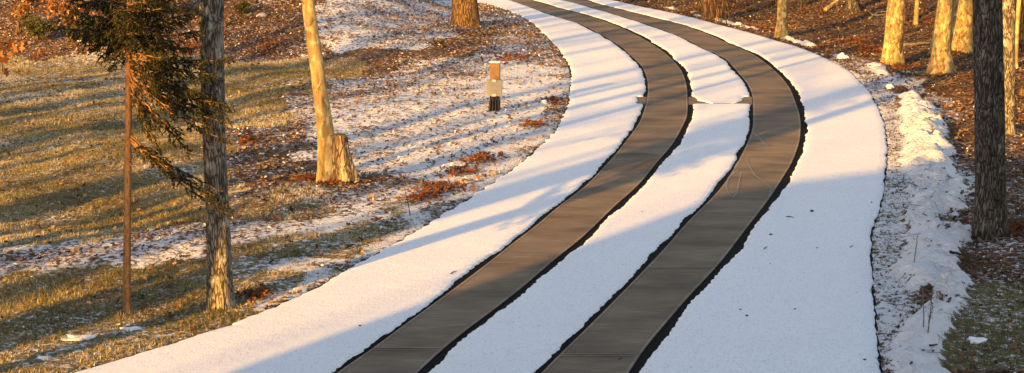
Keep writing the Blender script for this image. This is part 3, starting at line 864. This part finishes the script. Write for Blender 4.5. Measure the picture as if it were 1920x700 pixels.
evergreen(100, 238, 9, 3.4, 1.0, 5, 'broad unseen evergreen added for lawn shade outside the left edge, halfway up the lawn')
evergreen(60, 172, 12, 3.4, .7, 6, 'unseen evergreen added for lawn shade outside the left edge, near the leafy bank')
evergreen(470, 425, 19, 5.0, .8, 7, 'tall unseen evergreen added for lawn shade outside the left edge, nearest the house')
# unseen trunk, added and bent to shade most of the grey oak
b = hit(412, 577)
t = 9.0; c0 = Vector((b.x - DX * t, b.y - DY * t, 0)); side = Vector((DY, -DX, 0))
root = empty('caster_tree', (c0.x, c0.y, float(terrain(np.array([c0.x]), np.array([c0.y]))[0]))); tag(root, 'unseen leaning trunk added to shade the grey oak, outside the lower left corner of the picture', 'tree')
zb = t * math.tan(EL)
P_ = [(-.14, -.2), (-.14, zb - .1), (-.10, zb + .35), (-.01, zb + .85), (.01, zb + 1.5), (.03, zb + 2.4), (.06, zb + 3.2), (.1, 8), (.2, 12)]
V, F = bark_mesh([side * a + Vector((0, 0, z)) for a, z in P_], [.13, .12, .12, .15, .14, .13, .12, .09, .03], 20, .1, .05, 5, .1)
link('trunk', mesh_from(V, F, 'trunk'), M['oak'], root)

# ------------------------------------------------------------------ spruce
def needles_on(V, Fc, RN, a, b_, rnd, width=.035, dens=1.0, droop=.0):
    """needle blades around a twig a->b"""
    d = b_ - a; L = d.length
    if L < 1e-4: return
    d = d / L; u = d.cross(Vector((0, 0, 1)))
    u = u.normalized() if u.length > .05 else Vector((1, 0, 0)); w = d.cross(u)
    n = int(L / .0045 * dens)
    tone = rnd.uniform(0, .75)
    for i in range(n):
        t = rnd.random(); p = a + d * (L * t); an = rnd.uniform(0, 6.28)
        o = (u * math.cos(an) + w * math.sin(an) * .55) * .9 + d * rnd.uniform(.5, 1.0); o.z -= .12
        o = o.normalized() * rnd.uniform(.5, 1.1) * width * 1.3 * (1.1 - .5 * t)
        q = o.cross(d); q = (q.normalized() if q.length > 1e-6 else w) * .0055
        k = len(V); V += [tuple(p - q), tuple(p + q), tuple(p + o)]; Fc.append((k, k + 1, k + 2)); r = min(1, max(0, tone + rnd.uniform(-.2, .3))); RN += [r, r, r]

def bough(wood, V, Fc, RN, a, b_, rnd, bushy=1.0, sag=.12, spread=.26, start=.25, r0=.010):
    L = (b_ - a).length; n = max(6, int(L / .05)); pts = []
    for i in range(n + 1):
        t = i / n; p = a.lerp(b_, t); p.z -= math.sin(t * math.pi) * sag * L * .4; p += Vector((rnd.uniform(-1, 1), rnd.uniform(-1, 1), rnd.uniform(-1, 1))) * .008; pts.append(p)
    wood.tube(pts, [r0 * (1 - .8 * i / n) for i in range(n + 1)], 5)
    d = (b_ - a).normalized(); s_ = d.cross(Vector((0, 0, 1))).normalized()
    for i in range(int(start * n), n + 1):
        for sg in (-1, 1):
            if rnd.random() > .88 * bushy: continue
            t = i / n; l = spread * (1.15 - .75 * t) * rnd.uniform(.5, 1.15)
            e = pts[i] + (d * rnd.uniform(.35, .9) + s_ * sg * rnd.uniform(.5, 1.1) + Vector((0, 0, rnd.uniform(-.75, .1)))).normalized() * l
            m_ = pts[i].lerp(e, .5) + Vector((0, 0, .02))
            wood.tube([pts[i], m_, e], [.0035, .0028, .0015], 3, False)
            needles_on(V, Fc, RN, pts[i], m_, rnd, .030, .9); needles_on(V, Fc, RN, m_, e, rnd, .030, 1.1)
            for k in range(2):
                if rnd.random() < .75:
                    q = pts[i].lerp(e, rnd.uniform(.3, .9)); e2 = q + Vector((rnd.uniform(-.6, .6), rnd.uniform(-.6, .6), rnd.uniform(-1, -.1))).normalized() * l * rnd.uniform(.25, .5) + d * l * .2
                    needles_on(V, Fc, RN, q, e2, rnd, .028, 1.0)
    needles_on(V, Fc, RN, pts[int(n * .6)], pts[-1], rnd, .032, 1.2)

b = hit(238, 585)
root = empty('spruce_tree', b); tag(root, 'slim spruce with reddish bare lower trunk and dark green drooping boughs', 'spruce tree')
sc = FPX / math.hypot(b.y, H)
L_ = [(238,585,18),(238,570,15),(238,500,14),(239,400,13.5),(240,300,13),(241,200,12.5),(242,100,12),(242,0,11.5),(243,-150,10.5),(243,-400,7.5),(243,-700,3)]
pa = [at_depth(p[0], p[1], b.y) - b for p in L_]; pa[0].z = -.1
V, F = bark_mesh(pa, [p[2] / sc / 2 for p in L_], 22, .04, .06, 14, .15); link('trunk', mesh_from(V, F, 'trunk'), M['spruce_bark'], root)
rnd = random.Random(22)
def tp(py): # point on trunk axis at photo row
    q = [p[1] for p in L_]; xx = np.interp(-py, [-v for v in q], [p[0] for p in L_]); return at_depth(xx, py, b.y) - b
BOUGHS = [ # trunk row, tip x, tip y, depth offset, bushy, spread
    (98,432,112,-.25,1,.20),(102,400,140,-.45,1,.22),(112,345,160,-.2,1,.2),(120,330,135,-.6,1,.22),(135,415,195,-.30,1,.22),(140,330,195,-.15,1,.2),(125,300,125,-.1,.8,.14),
    (128,372,175,-.5,1,.22),(150,430,232,-.35,1,.16),(172,300,285,-.1,.45,.13),(170,345,255,-.35,.7,.2),(250,350,330,-.2,.9,.18),(254,400,365,-.35,.8,.16),(262,425,385,-.35,.75,.14),(258,300,300,-.3,.8,.16),
    (100,380,120,-.3,1.1,.2),(110,380,150,-.5,1.1,.22),(125,395,180,-.15,1.1,.2),(138,370,210,-.4,1.1,.2),(142,410,215,-.2,1.1,.2),(148,395,240,-.5,.6,.15),(108,330,110,-.4,1.1,.18),(128,432,205,-.3,1,.14),(136,300,250,-.25,.7,.12),(155,425,265,-.3,.8,.14),
    (252,415,360,-.2,.6,.14),(262,432,405,-.3,.55,.13),(150,290,260,-.3,.8,.14),(152,350,280,-.4,.7,.16),
    (85,190,118,-.5,.6,.18),(90,210,125,.4,.5,.16),
    (70,350,92,-.3,1,.26),(60,372,60,-.2,1,.26),(55,340,40,.2,1,.26),(75,300,95,.3,1,.24),(40,362,25,-.3,1,.26),(66,330,78,-.5,1,.26),
    (68,120,52,-.2,1,.28),(60,112,28,.2,1,.28),(52,150,60,-.5,1,.28),(75,170,85,.1,1,.24),(45,140,20,.3,1,.28),(35,165,30,-.4,1,.28),(72,200,100,.3,.9,.2),
    (22,310,12,-.4,1,.26),(15,350,-10,.2,1,.28),(10,330,-20,-.4,1,.28),(20,150,0,.1,1,.28),(5,130,-15,-.3,1,.3),(0,160,-25,.4,1,.28),(30,250,40,-.6,1,.28),(50,235,65,-.6,1,.26),(48,260,70,.6,1,.26),(12,230,20,-.65,1,.28),(10,255,20,.65,1,.28)]
for i in range(44): # crown above the picture
    pyy = -10 - i * 13; rch = max(12, 120 * (1 - i / 46)); a = i * 2.4
    BOUGHS.append((pyy, 243 + rch * math.cos(a), pyy + rch * .25, math.sin(a) * rch / sc, .8, .22))
groups = {}
wood = MB(); NV, NF, NR = [], [], []
for py, tx, ty, dy, bu, spd in BOUGHS:
    a = tp(py); e = at_depth(tx, ty, b.y + dy) - b
    bough(wood, NV, NF, NR, a, e, rnd, bu, .10, spd, .12 if py < 95 else .25, .011)
# bare dead twigs
for py, tx, ty in [(108,285,150),(115,300,135),(250,345,345),(300,262,330),(130,268,160)]:
    a = tp(py); e = at_depth(tx, ty, b.y - .3) - b; wood.tube([a, a.lerp(e, .5) + Vector((0, 0, -.02)), e], [.006, .004, .002], 4)
wood.build('branches', M['spruce_bark'], root, smooth=True)
me = np_mesh('foliage', np.array(NV), np.array(NF), False, {'rnd': np.array(NR)}); link('foliage', me, M['needle'], root)

# ------------------------------------------------------------------ shrubs that keep their russet leaves
def leafy(name, label, px, py, wpx, hpx, nleaf, seed, mat='leaf_red', rr=(0, .95), cat='shrub', group=None, lsize=(.05, .10), stems=7):
    b = hit(px, py); sc = FPX / math.hypot(b.y, H); W = wpx / sc / 2; Hh = hpx / sc
    root = empty(name, b); tag(root, label, cat, group); rnd = random.Random(seed); mb = MB(); tips = []
    for i in range(stems):
        a = rnd.uniform(0, 6.28); e = Vector((math.cos(a) * W * rnd.uniform(.2, .9), math.sin(a) * W * rnd.uniform(.2, .9), Hh * rnd.uniform(.5, 1)))
        m_ = Vector((e.x * .35, e.y * .35, e.z * .55)); o = Vector((rnd.uniform(-.08, .08), rnd.uniform(-.08, .08), -.08))
        mb.tube([o, m_, e], [.014, .010, .004], 5)
        for k in range(6):
            t = rnd.uniform(.25, 1); p = m_.lerp(e, t) if t > .4 else o.lerp(m_, .5 + t); a2 = rnd.uniform(0, 6.28)
            q = p + Vector((math.cos(a2), math.sin(a2), rnd.uniform(-.1, .7))) * W * rnd.uniform(.2, .5)
            mb.tube([p, q], [.004, .0015], 3, False); tips.append((p, q))
    mb.build('stems', M['twig'], root)
    P = []
    for i in range(nleaf):
        p, q = tips[rnd.randrange(len(tips))]; c = p.lerp(q, rnd.uniform(.2, 1.1)); P.append((c.x + rnd.gauss(0, .05), c.y + rnd.gauss(0, .05), max(.02, c.z + rnd.gauss(0, .05))))
    P = np.array(P); n = len(P)
    leaves_mesh('foliage', P, rng.uniform(lsize[0], lsize[1], n), rng.uniform(.6, 2.2, n), rng.uniform(rr[0], rr[1], n), M[mat], 0, root)
    return root
leafy('beech_shrub', 'russet leaved shrub at the top left corner of the picture', 35, 62, 95, 90, 1100, 1, rr=(.2, 1))
leafy('beech_shrub', 'orange leaved shrub left of the spruce top, below the frame edge', 135, 78, 110, 95, 1200, 2, rr=(.25, 1))
leafy('beech_shrub', 'tall russet shrub behind the spruce crown', 215, 55, 110, 85, 900, 3, rr=(.1, .8))
leafy('beech_shrub', 'low rusty shrub between the spruce trunk and the grey oak, on the leafy bank', 300, 30, 90, 60, 500, 4, rr=(0, .7))
leafy('evergreen_shrub', 'low dark green shrub on the bank, left of the spruce trunk', 185, 86, 150, 46, 1500, 5, 'needle', (0, 1), lsize=(.03, .07), stems=12)
leafy('evergreen_shrub', 'yellow green low shrub at the far left of the bank', 75, 74, 100, 34, 1000, 6, 'needle', (.5, 1), lsize=(.03, .07), stems=10)
leafy('evergreen_shrub', 'small frosted green plant near the grey rock on the bank', 455, 26, 44, 16, 260, 7, 'needle', (.3, 1), lsize=(.04, .09), stems=7)

# oak twig with hanging dry leaves at the left edge
b = hit(-45, 560); root = empty('oak_sapling', b); tag(root, 'twigs with big dry brown leaves hanging in at the left edge', 'sapling')
mb = MB(); tk = [at_depth(-45, y_, b.y) - b for y_ in (560, 400, 250, 120, 20, -60)]; tk[0].z = -.1
mb.tube(tk, [.02, .018, .016, .013, .010, .006], 8); mb.build('trunk', M['brown_bark'], root, smooth=True)
mb = MB(); P = []
rnd = random.Random(9)
for (r0, tx, ty) in [(60,20,78),(75,62,92),(70,38,85),(95,12,125),(110,14,140)]:
    a = at_depth(-45, r0, b.y) - b; e = at_depth(tx, ty, b.y - .1) - b; mb.tube([a, a.lerp(e, .5) + Vector((0, 0, .03)), e], [.005, .003, .0018], 4)
mb.build('twigs', M['twig'], root)
for tx, ty in [(20,88),(27,98),(40,95),(64,108),(72,104),(15,108),(5,95),(8,120),(5,135),(12,143),(0,108),(-8,125),(44,88)]:
    P.append(tuple(at_depth(tx, ty, b.y - .1 + rnd.uniform(-.05, .05)) - b))
n = len(P); leaves_mesh('dry_leaves', np.array(P), rng.uniform(.09, .15, n), rng.uniform(1.0, 1.9, n), rng.uniform(0, .75, n), M['leaf_red'], 0, root)

# ------------------------------------------------------------------ utility post
b = hit(928, 207); sc = FPX / math.hypot(b.y, H)
root = empty('utility_post', b, -.12); tag(root, 'short timber post carrying a grey electrical box with four dark conduits', 'utility post')
wood_m = mat_plain('weathered_timber', (.30, .17, .075), .85, .35, 14)
u = 1 / sc
mb = MB(); mb.box((0, .04, 44.5 * u), (18 * u, 15 * u, 89 * u)); mb.build('post', wood_m, root)
mb = MB(); mb.box((0, .04, 90.5 * u), (19 * u, 16 * u, 2.5 * u)); mb.build('snow_cap', M['snow'], root)
def rounded_box(w, d, h, r, n=4):
    mb = MB(); pr = []
    for cx, cz, a0 in ((w/2-r, h/2-r, 0), (-w/2+r, h/2-r, 90), (-w/2+r, -h/2+r, 180), (w/2-r, -h/2+r, 270)):
        for k in range(n + 1):
            a = math.radians(a0 + 90 * k / n); pr.append((cx + r * math.cos(a), cz + r * math.sin(a)))
    m_ = len(pr); V = [(x, -d/2, z) for x, z in pr] + [(x, d/2, z) for x, z in pr]
    mb.add(V, [tuple(range(m_ - 1, -1, -1))[::-1], tuple(range(m_, 2 * m_))[::-1]] + [(i, i + m_, (i + 1) % m_ + m_, (i + 1) % m_) for i in range(m_)])
    return mb
ybox = .04 - 7.5 * u - .05
box = rounded_box(29 * u, .09, 30 * u, .03).build('electrical_box', mat_plain('grey_plastic', (.26, .245, .215), .5, .06, 6, .001), root, (0, ybox, 43 * u))
mb = MB(); mb.box((0, -.048, 14 * u), (7 * u, .012, 4 * u)); mb.build('latch', mat_plain('pale_plastic', (.62, .60, .55), .5, .05), box)
mb = MB(); mb.box((0, -.048, -13 * u), (7 * u, .012, 4.5 * u)); mb.build('latch', mat_plain('pale_plastic', (.62, .60, .55), .5, .05), box)
dk = mat_plain('black_conduit', (.02, .018, .017), .6, .3, 20)
for k in range(4):
    x0 = (-7.5 + k * 5) * u; mb = MB(); mb.tube([(x0, ybox, 29 * u), (x0, ybox, 18 * u), (x0 * 1.15, ybox - .01, 0), (x0 * 1.2, ybox - .02, -.08)], [1.3 * u, 1.6 * u, 2.3 * u, 2.5 * u], 8)
    mb.build('conduit', dk, root, smooth=True)
mb = MB(); mb.box((0, .04 - 7.5 * u - .012, 9 * u), (21 * u, .02, 19 * u)); mb.build('base_board', mat_plain('dark_wet_wood', (.03, .024, .02), .8, .4, 20), root)

# ------------------------------------------------------------------ rocks, logs, twigs, weeds
def rock(name, label, px, py, w, h, mat, seed, cat='rock', group=None, snow=False):
    import bmesh
    b = hit(px, py); sc = FPX / math.hypot(b.y, H); bm = bmesh.new(); bmesh.ops.create_icosphere(bm, subdivisions=3, radius=1)
    for v in bm.verts:
        k = 1 + (1.5 if mat is sn_ else .5) * (float(fbm(np.array([v.co.x * 1.6 + seed]), np.array([v.co.y * 1.3 + v.co.z * 2]), seed, 3)[0]) - .5)
        v.co = Vector((v.co.x * w / sc / 2 * k, v.co.y * w / sc / 2.4 * k, v.co.z * h / sc * .75 * k + h / sc * .2))
    me = bpy.data.meshes.new(name); bm.to_mesh(me); bm.free()
    for p in me.polygons: p.use_smooth = True
    o = link(name, me, mat, None, b); tag(o, label, cat, group); return o
sn_ = None
gr = mat_plain('grey_stone', (.26, .26, .27), .9, .3, 14, .01)
sn = sn_ = mat_plain('clumped_snow', SNOWC, .85, .05, 20, .01)
rock('rock', 'grey rock lying in leaves on the bank, right of the grey oak trunk', 491, 31, 20, 8, gr, 3)
rock('snow_clump', 'angular snow lump beside the outer driveway bend, left of the pale patchy trunk', 1580, 110, 24, 9, sn, 4, 'snow lump')
rock('snow_clump', 'small round snow lump below the dark fallen log', 1668, 165, 14, 9, sn, 6, 'snow lump')
rock('snow_clump', 'snow lump among brown leaves at the driveway inner bend', 1022, 193, 16, 6, sn, 8, 'snow lump')
rock('snow_clump', 'snow lump in the grass near the bottom left corner', 82, 672, 20, 5, sn, 10, 'snow lump')
rock('snow_clump', 'long flat snow patch in the grass below the spruce foot', 245, 617, 42, 3, sn, 12, 'snow lump')
rock('snow_clump', 'long flat snow patch in the lower left grass', 148, 634, 64, 3, sn, 14, 'snow lump')
rock('snow_clump', 'rounded snow lump right of the dry weed stalks', 1832, 640, 36, 8, sn, 16, 'snow lump')

def stick(name, label, A, B, w, mat, seed=0, lift=.0, cat='branch', group=None, forks=0, bend=.06, zb=None):
    a = hit(*A); e = hit(*B) if zb is None else at_depth(B[0], B[1], zb + a.y)
    a.z += lift; sc = FPX / math.hypot(a.y, H)
    if zb is None: e.z += lift
    root_loc = a.copy(); e = e - a; rnd = random.Random(seed); L = e.length; pts = []; n = 7
    for i in range(n + 1):
        t = i / n; pts.append(e * t + Vector((rnd.uniform(-1, 1), rnd.uniform(-1, 1), rnd.uniform(-.3, .5))) * L * bend * .3)
    r0 = w / sc / 2; mb = MB(); mb.tube(pts, [r0 * (1 - .5 * i / n) for i in range(n + 1)], 7)
    for k in range(forks):
        q = pts[rnd.randint(2, n - 1)]; d = Vector((rnd.uniform(-1, 1), rnd.uniform(-1, 1), rnd.uniform(.0, .6))).normalized() * L * rnd.uniform(.2, .4); mb.tube([q, q + d], [r0 * .5, r0 * .2], 5)
    o = mb.build(name, mat, None, root_loc, True); tag(o, label, cat, group); return o
stick('fallen_log', 'yellow lit log leaning up from the leaves beside the dark trunk foot', (1548,22), (1580,-8), 9, M['maple'], 1, .03, 'log', zb=.6)
stick('fallen_log', 'grey fallen log lying behind the pale patchy trunk', (1690,90), (1748,84), 8, M['grey_twig'], 2, .05, 'log', bend=.1)
stick('fallen_branch', 'dark snow edged branch on the shoulder below the pale patchy trunk', (1664,134), (1706,147), 7, M['dark_oak'], 3, .05, 'branch')
stick('fallen_branch', 'pale root like branch at the foot of the giant trunk', (1775,97), (1795,83), 6, M['maple'], 5, .04)
stick('fallen_branch', 'forked dead branch in the leaves, right of the grey oak foot', (432,578), (470,540), 3, M['brown_bark'], 6, .03, forks=3)
stick('fallen_branch', 'straight reddish twig lying right of the grey oak foot', (440,556), (500,556), 3, M['brown_bark'], 7, .03, forks=1)
stick('fallen_branch', 'thin fallen branch across leaves at the far left of the right woods', (1395,22), (1428,8), 3, M['twig'], 8, .04, forks=2)
stick('fallen_branch', 'bundle of pale sticks in leaves left of the dark brown trunk', (1630,38), (1652,22), 4, M['grey_twig'], 9, .05, forks=4)
stick('fallen_branch', 'thin fallen branch lying at the right edge by the brown grey trunk', (1896,118), (1925,100), 3, M['grey_twig'], 10, .05, forks=3)
stick('fallen_branch', 'grey curved branch lying right of the big shaded trunk', (1875,255), (1915,263), 3, M['grey_twig'], 11, .06, forks=1)
stick('fallen_branch', 'short dark stick in the shaded leaves left of the big dark trunk', (1782,478), (1812,484), 6, M['dark_oak'], 12, .03)
stick('fallen_branch', 'dark twig on the bank above the sunlit leaves, near the grey rock', (424,48), (450,38), 3, M['dark_oak'], 13, .04, forks=1)
stick('fallen_branch', 'thin fallen twigs by the weed stalks in the snow ridge', (1744,652), (1768,650), 4, M['dark_oak'], 14, .02)
stick('fallen_branch', 'dark broken chunk of bark at the grass edge, left of the driveway', (648,468), (664,464), 7, M['dark_oak'], 15, .03, 'bark chunk')
rock('stump', 'tiny orange stump left of the pale patchy trunk', 1652, 97, 9, 12, M['brown_bark'], 31, 'stump')
rock('stump', 'small orange stump at the right picture edge', 1917, 180, 12, 20, M['brown_bark'], 33, 'stump')

def weed(label, base, tops, w=2.2, mat='grey_twig', curl=True, group=None):
    a = hit(*base); sc = FPX / math.hypot(a.y, H); root = empty('weed_stalk', a); tag(root, label, 'dry weed', group)
    for tx, ty in tops:
        e = at_depth(tx, ty, a.y) - a; rnd = random.Random(tx * 7 + ty); mb = MB(); n = 6; pts = [Vector((0, 0, -.05))]
        for i in range(1, n + 1): pts.append(e * (i / n) + Vector((rnd.uniform(-1, 1), rnd.uniform(-1, 1), 0)) * .008)
        mb.tube(pts, [w / sc / 2 * (1 - .4 * i / n) for i in range(n + 1)], 5)
        if curl:
            for k in (3, 4, 5, 6):
                q = pts[k]; mb.tube([q, q + Vector((rnd.choice((-1, 1)) * .02, .0, .008)), q + Vector((rnd.choice((-1, 1)) * .03, 0, -.01))], [.004, .005, .001], 4)
        mb.build('stem', M[mat], root)
    return root
weed('single bent dry stalk standing in the upper snow ridge', (1714,488), [(1721,440)], 2.4, curl=False)
weed('tall dry stalk with a hooked tip in the lower snow ridge', (1731,611), [(1731,542)], 2.6)
weed('pair of crossing dry stalks just right of the tall hooked stalk', (1739,624), [(1746,560), (1748,568)], 2.2)
weed('thin orange stalk standing at the grass edge, left of the driveway', (769,405), [(759,352)], 2.0, 'brown_bark', curl=False)
weed('short rusty stalk standing in the upper lawn strip, left of the driveway', (676,452), [(678,438)], 3, 'brown_bark', curl=False)

def saplings(label, px, py, hts, seed, group='thin saplings by the driveway'):
    a = hit(px, py); root = empty('sapling', a); tag(root, label, 'sapling', group); rnd = random.Random(seed); sc = FPX / math.hypot(a.y, H)
    for dx, w in hts:
        mb = MB(); o = Vector((dx / sc, rnd.uniform(-.2, .2), -.1)); pts = [o]; rd = [w / sc / 2]
        for i in range(1, 9): pts.append(o + Vector((rnd.uniform(-.05, .05) * i, rnd.uniform(-.05, .05) * i, i * .35))); rd.append(w / sc / 2 * (1 - i / 10))
        mb.tube(pts, rd, 6)
        for k in (3, 4, 5, 6, 7):
            d = Vector((rnd.uniform(-1, 1), rnd.uniform(-1, 1), rnd.uniform(.5, 1.2))) * .35; mb.tube([pts[k], pts[k] + d], [rd[k] * .5, rd[k] * .15], 4)
        mb.build('stem', M['brown_bark'], root)
saplings('cluster of upright orange saplings right of the stout orange trunk', 1353, 42, [(-12, 3), (-6, 3), (-1, 3.5), (6, 4), (12, 3)], 1)
saplings('pair of saplings in front of the woods, left of the stout orange trunk', 1305, 22, [(-4, 2), (3, 2.4)], 2)
saplings('lone thin sapling far left in the right woods, above the driveway bend', 1246, 14, [(0, 2.2), (5, 1.6)], 3)
saplings('lone leaning sapling just right of the sapling cluster', 1362, 44, [(0, 2.4)], 4)

# small dark bits on the driveway snow
peb = mat_plain('dark_pebble', (.05, .045, .04), .9, .3, 40)
def bit(px, py, r, label, seed):
    import bmesh
    x, y = flat(px, py); bm = bmesh.new(); bmesh.ops.create_icosphere(bm, subdivisions=2, radius=r)
    rnd = random.Random(seed)
    for v in bm.verts: v.co = Vector((v.co.x * 1.2, v.co.y, v.co.z * .7)) * rnd.uniform(.85, 1.15)
    me = bpy.data.meshes.new('pebble'); bm.to_mesh(me); bm.free()
    o = link('pebble', me, peb, None, (x, y, .027 + r * .4)); tag(o, label, 'pebble', 'dark bits on the driveway snow'); return o
bit(1522, 401, .020, 'largest dark pebble on the right driveway snow', 1)
bit(1445, 445, .015, 'round dark pebble below and left of the largest pebble', 2)
bit(1634, 384, .011, 'small pebble near the right snow edge', 3)
for i, (px, py) in enumerate([(995,300),(1376,487),(1621,681),(1444,500),(1532,470),(1441,398),(1575,470),(1490,585),(1400,598),(1606,554),(1388,586),(675,617),(1110,410),(1204,402)]):
    bit(px, py, .006 + .003 * (i % 3), 'tiny dark speck on the driveway snow', 10 + i)
def twig(A, B, label, seed):
    a = Vector((*flat(*A), .031)); e = Vector((*flat(*B), .034)); rnd = random.Random(seed)
    mb = MB(); m_ = (a.lerp(e, .5)) + Vector((rnd.uniform(-.01, .01), rnd.uniform(-.02, .02), .004)); mb.tube([Vector((0, 0, 0)), m_ - a, e - a], [.005, .006, .003], 5)
    o = mb.build('twig', M['dark_oak'], None, a); tag(o, label, 'twig', 'twigs on the driveway snow')
twig((1474,411), (1489,413), 'straight dark twig left of the largest pebble', 1)
twig((1432,472), (1438,468), 'short slanted twig on the right driveway snow', 2)
twig((845,519), (857,514), 'slanted twig on the sunlit snow left of the left track', 3)
twig((1594,469), (1599,466), 'tiny twig near the right snow edge, level with the left slab joint', 4)
twig((1160,681), (1167,679), 'small dark twig on the near right concrete track', 5)

# ------------------------------------------------------------------ the house behind the viewer
root = empty('house', (0, -6.3, 0)); tag(root, 'pale clapboard house behind the viewer at the driveway end', 'house')
X0, X1, YF, YB, EH, RH = -12.75, 13.0, 5.5, -5.7, 5.9, 7.9
sid = mat_plain('clapboard', (.62, .60, .56), .7, .06, 3); rf = mat_plain('roof_shingles', (.07, .068, .065), .9, .3, 9)
mb = MB()
V = [(X0,YB,-1),(X1,YB,-1),(X1,YF,-1),(X0,YF,-1),(X0,YB,EH),(X1,YB,EH),(X1,YF,EH),(X0,YF,EH),(X0,0,RH-.12),(X1,0,RH-.12)]
mb.add(V, [(0,1,5,4),(2,3,7,6),(3,0,4,8,7),(1,2,6,9,5),(0,3,2,1)])
wl = mb.build('wall', sid, root)
mb = MB()
for sgn, ye in ((1, YF + .02), (-1, YB - .4)):
    a = [(X0 - .05, 0, RH), (X1 + .05, 0, RH), (X1 + .05, ye, EH), (X0 - .05, ye, EH)]
    t_ = [(x, y, z + .12) for x, y, z in a]; mb.add(a + t_, [(0,1,2,3),(7,6,5,4),(0,4,5,1),(1,5,6,2),(2,6,7,3),(3,7,4,0)])
rfo = mb.build('roof', rf, root)
mb = MB(); mb.box((0, 0, 0), (1.15, .9, 3.2)); mb.build('added_shade_chimney', mat_plain('added_chimney_brick', (.25, .11, .07), .9, .3, 8), rfo, (-11.2, 0, 8.9))  # unseen chimney added so its shadow keeps the big right trunk dark
gl = mat_plain('window_glass', (.03, .04, .05), .1, .1, 2, .0, 0, .6); wh = mat_plain('white_trim', (.78, .78, .76), .5, .03)
for xw, zw in [(-10, 1.6), (-6, 1.6), (6, 1.6), (10, 1.6), (-10, 4.4), (-6, 4.4), (6, 4.4), (10, 4.4)]:
    mb = MB()
    for c, d in [((0, 0, .7), (1.3, .08, .1)), ((0, 0, -.7), (1.3, .08, .1)), ((-.6, 0, 0), (.1, .08, 1.3)), ((.6, 0, 0), (.1, .08, 1.3)), ((0, 0, 0), (1.1, .06, .05))]: mb.box(c, d)
    fr = mb.build('window', wh, root, (xw, YF + .04, zw)); mb = MB(); mb.box((0, 0, 0), (1.1, .02, 1.3)); mb.build('pane', gl, fr)
mb = MB(); mb.box((0, 0, 1.15), (4.6, .08, 2.3)); mb.build('garage_door', wh, root, (-3.0 + .2, YF + .05, 0))
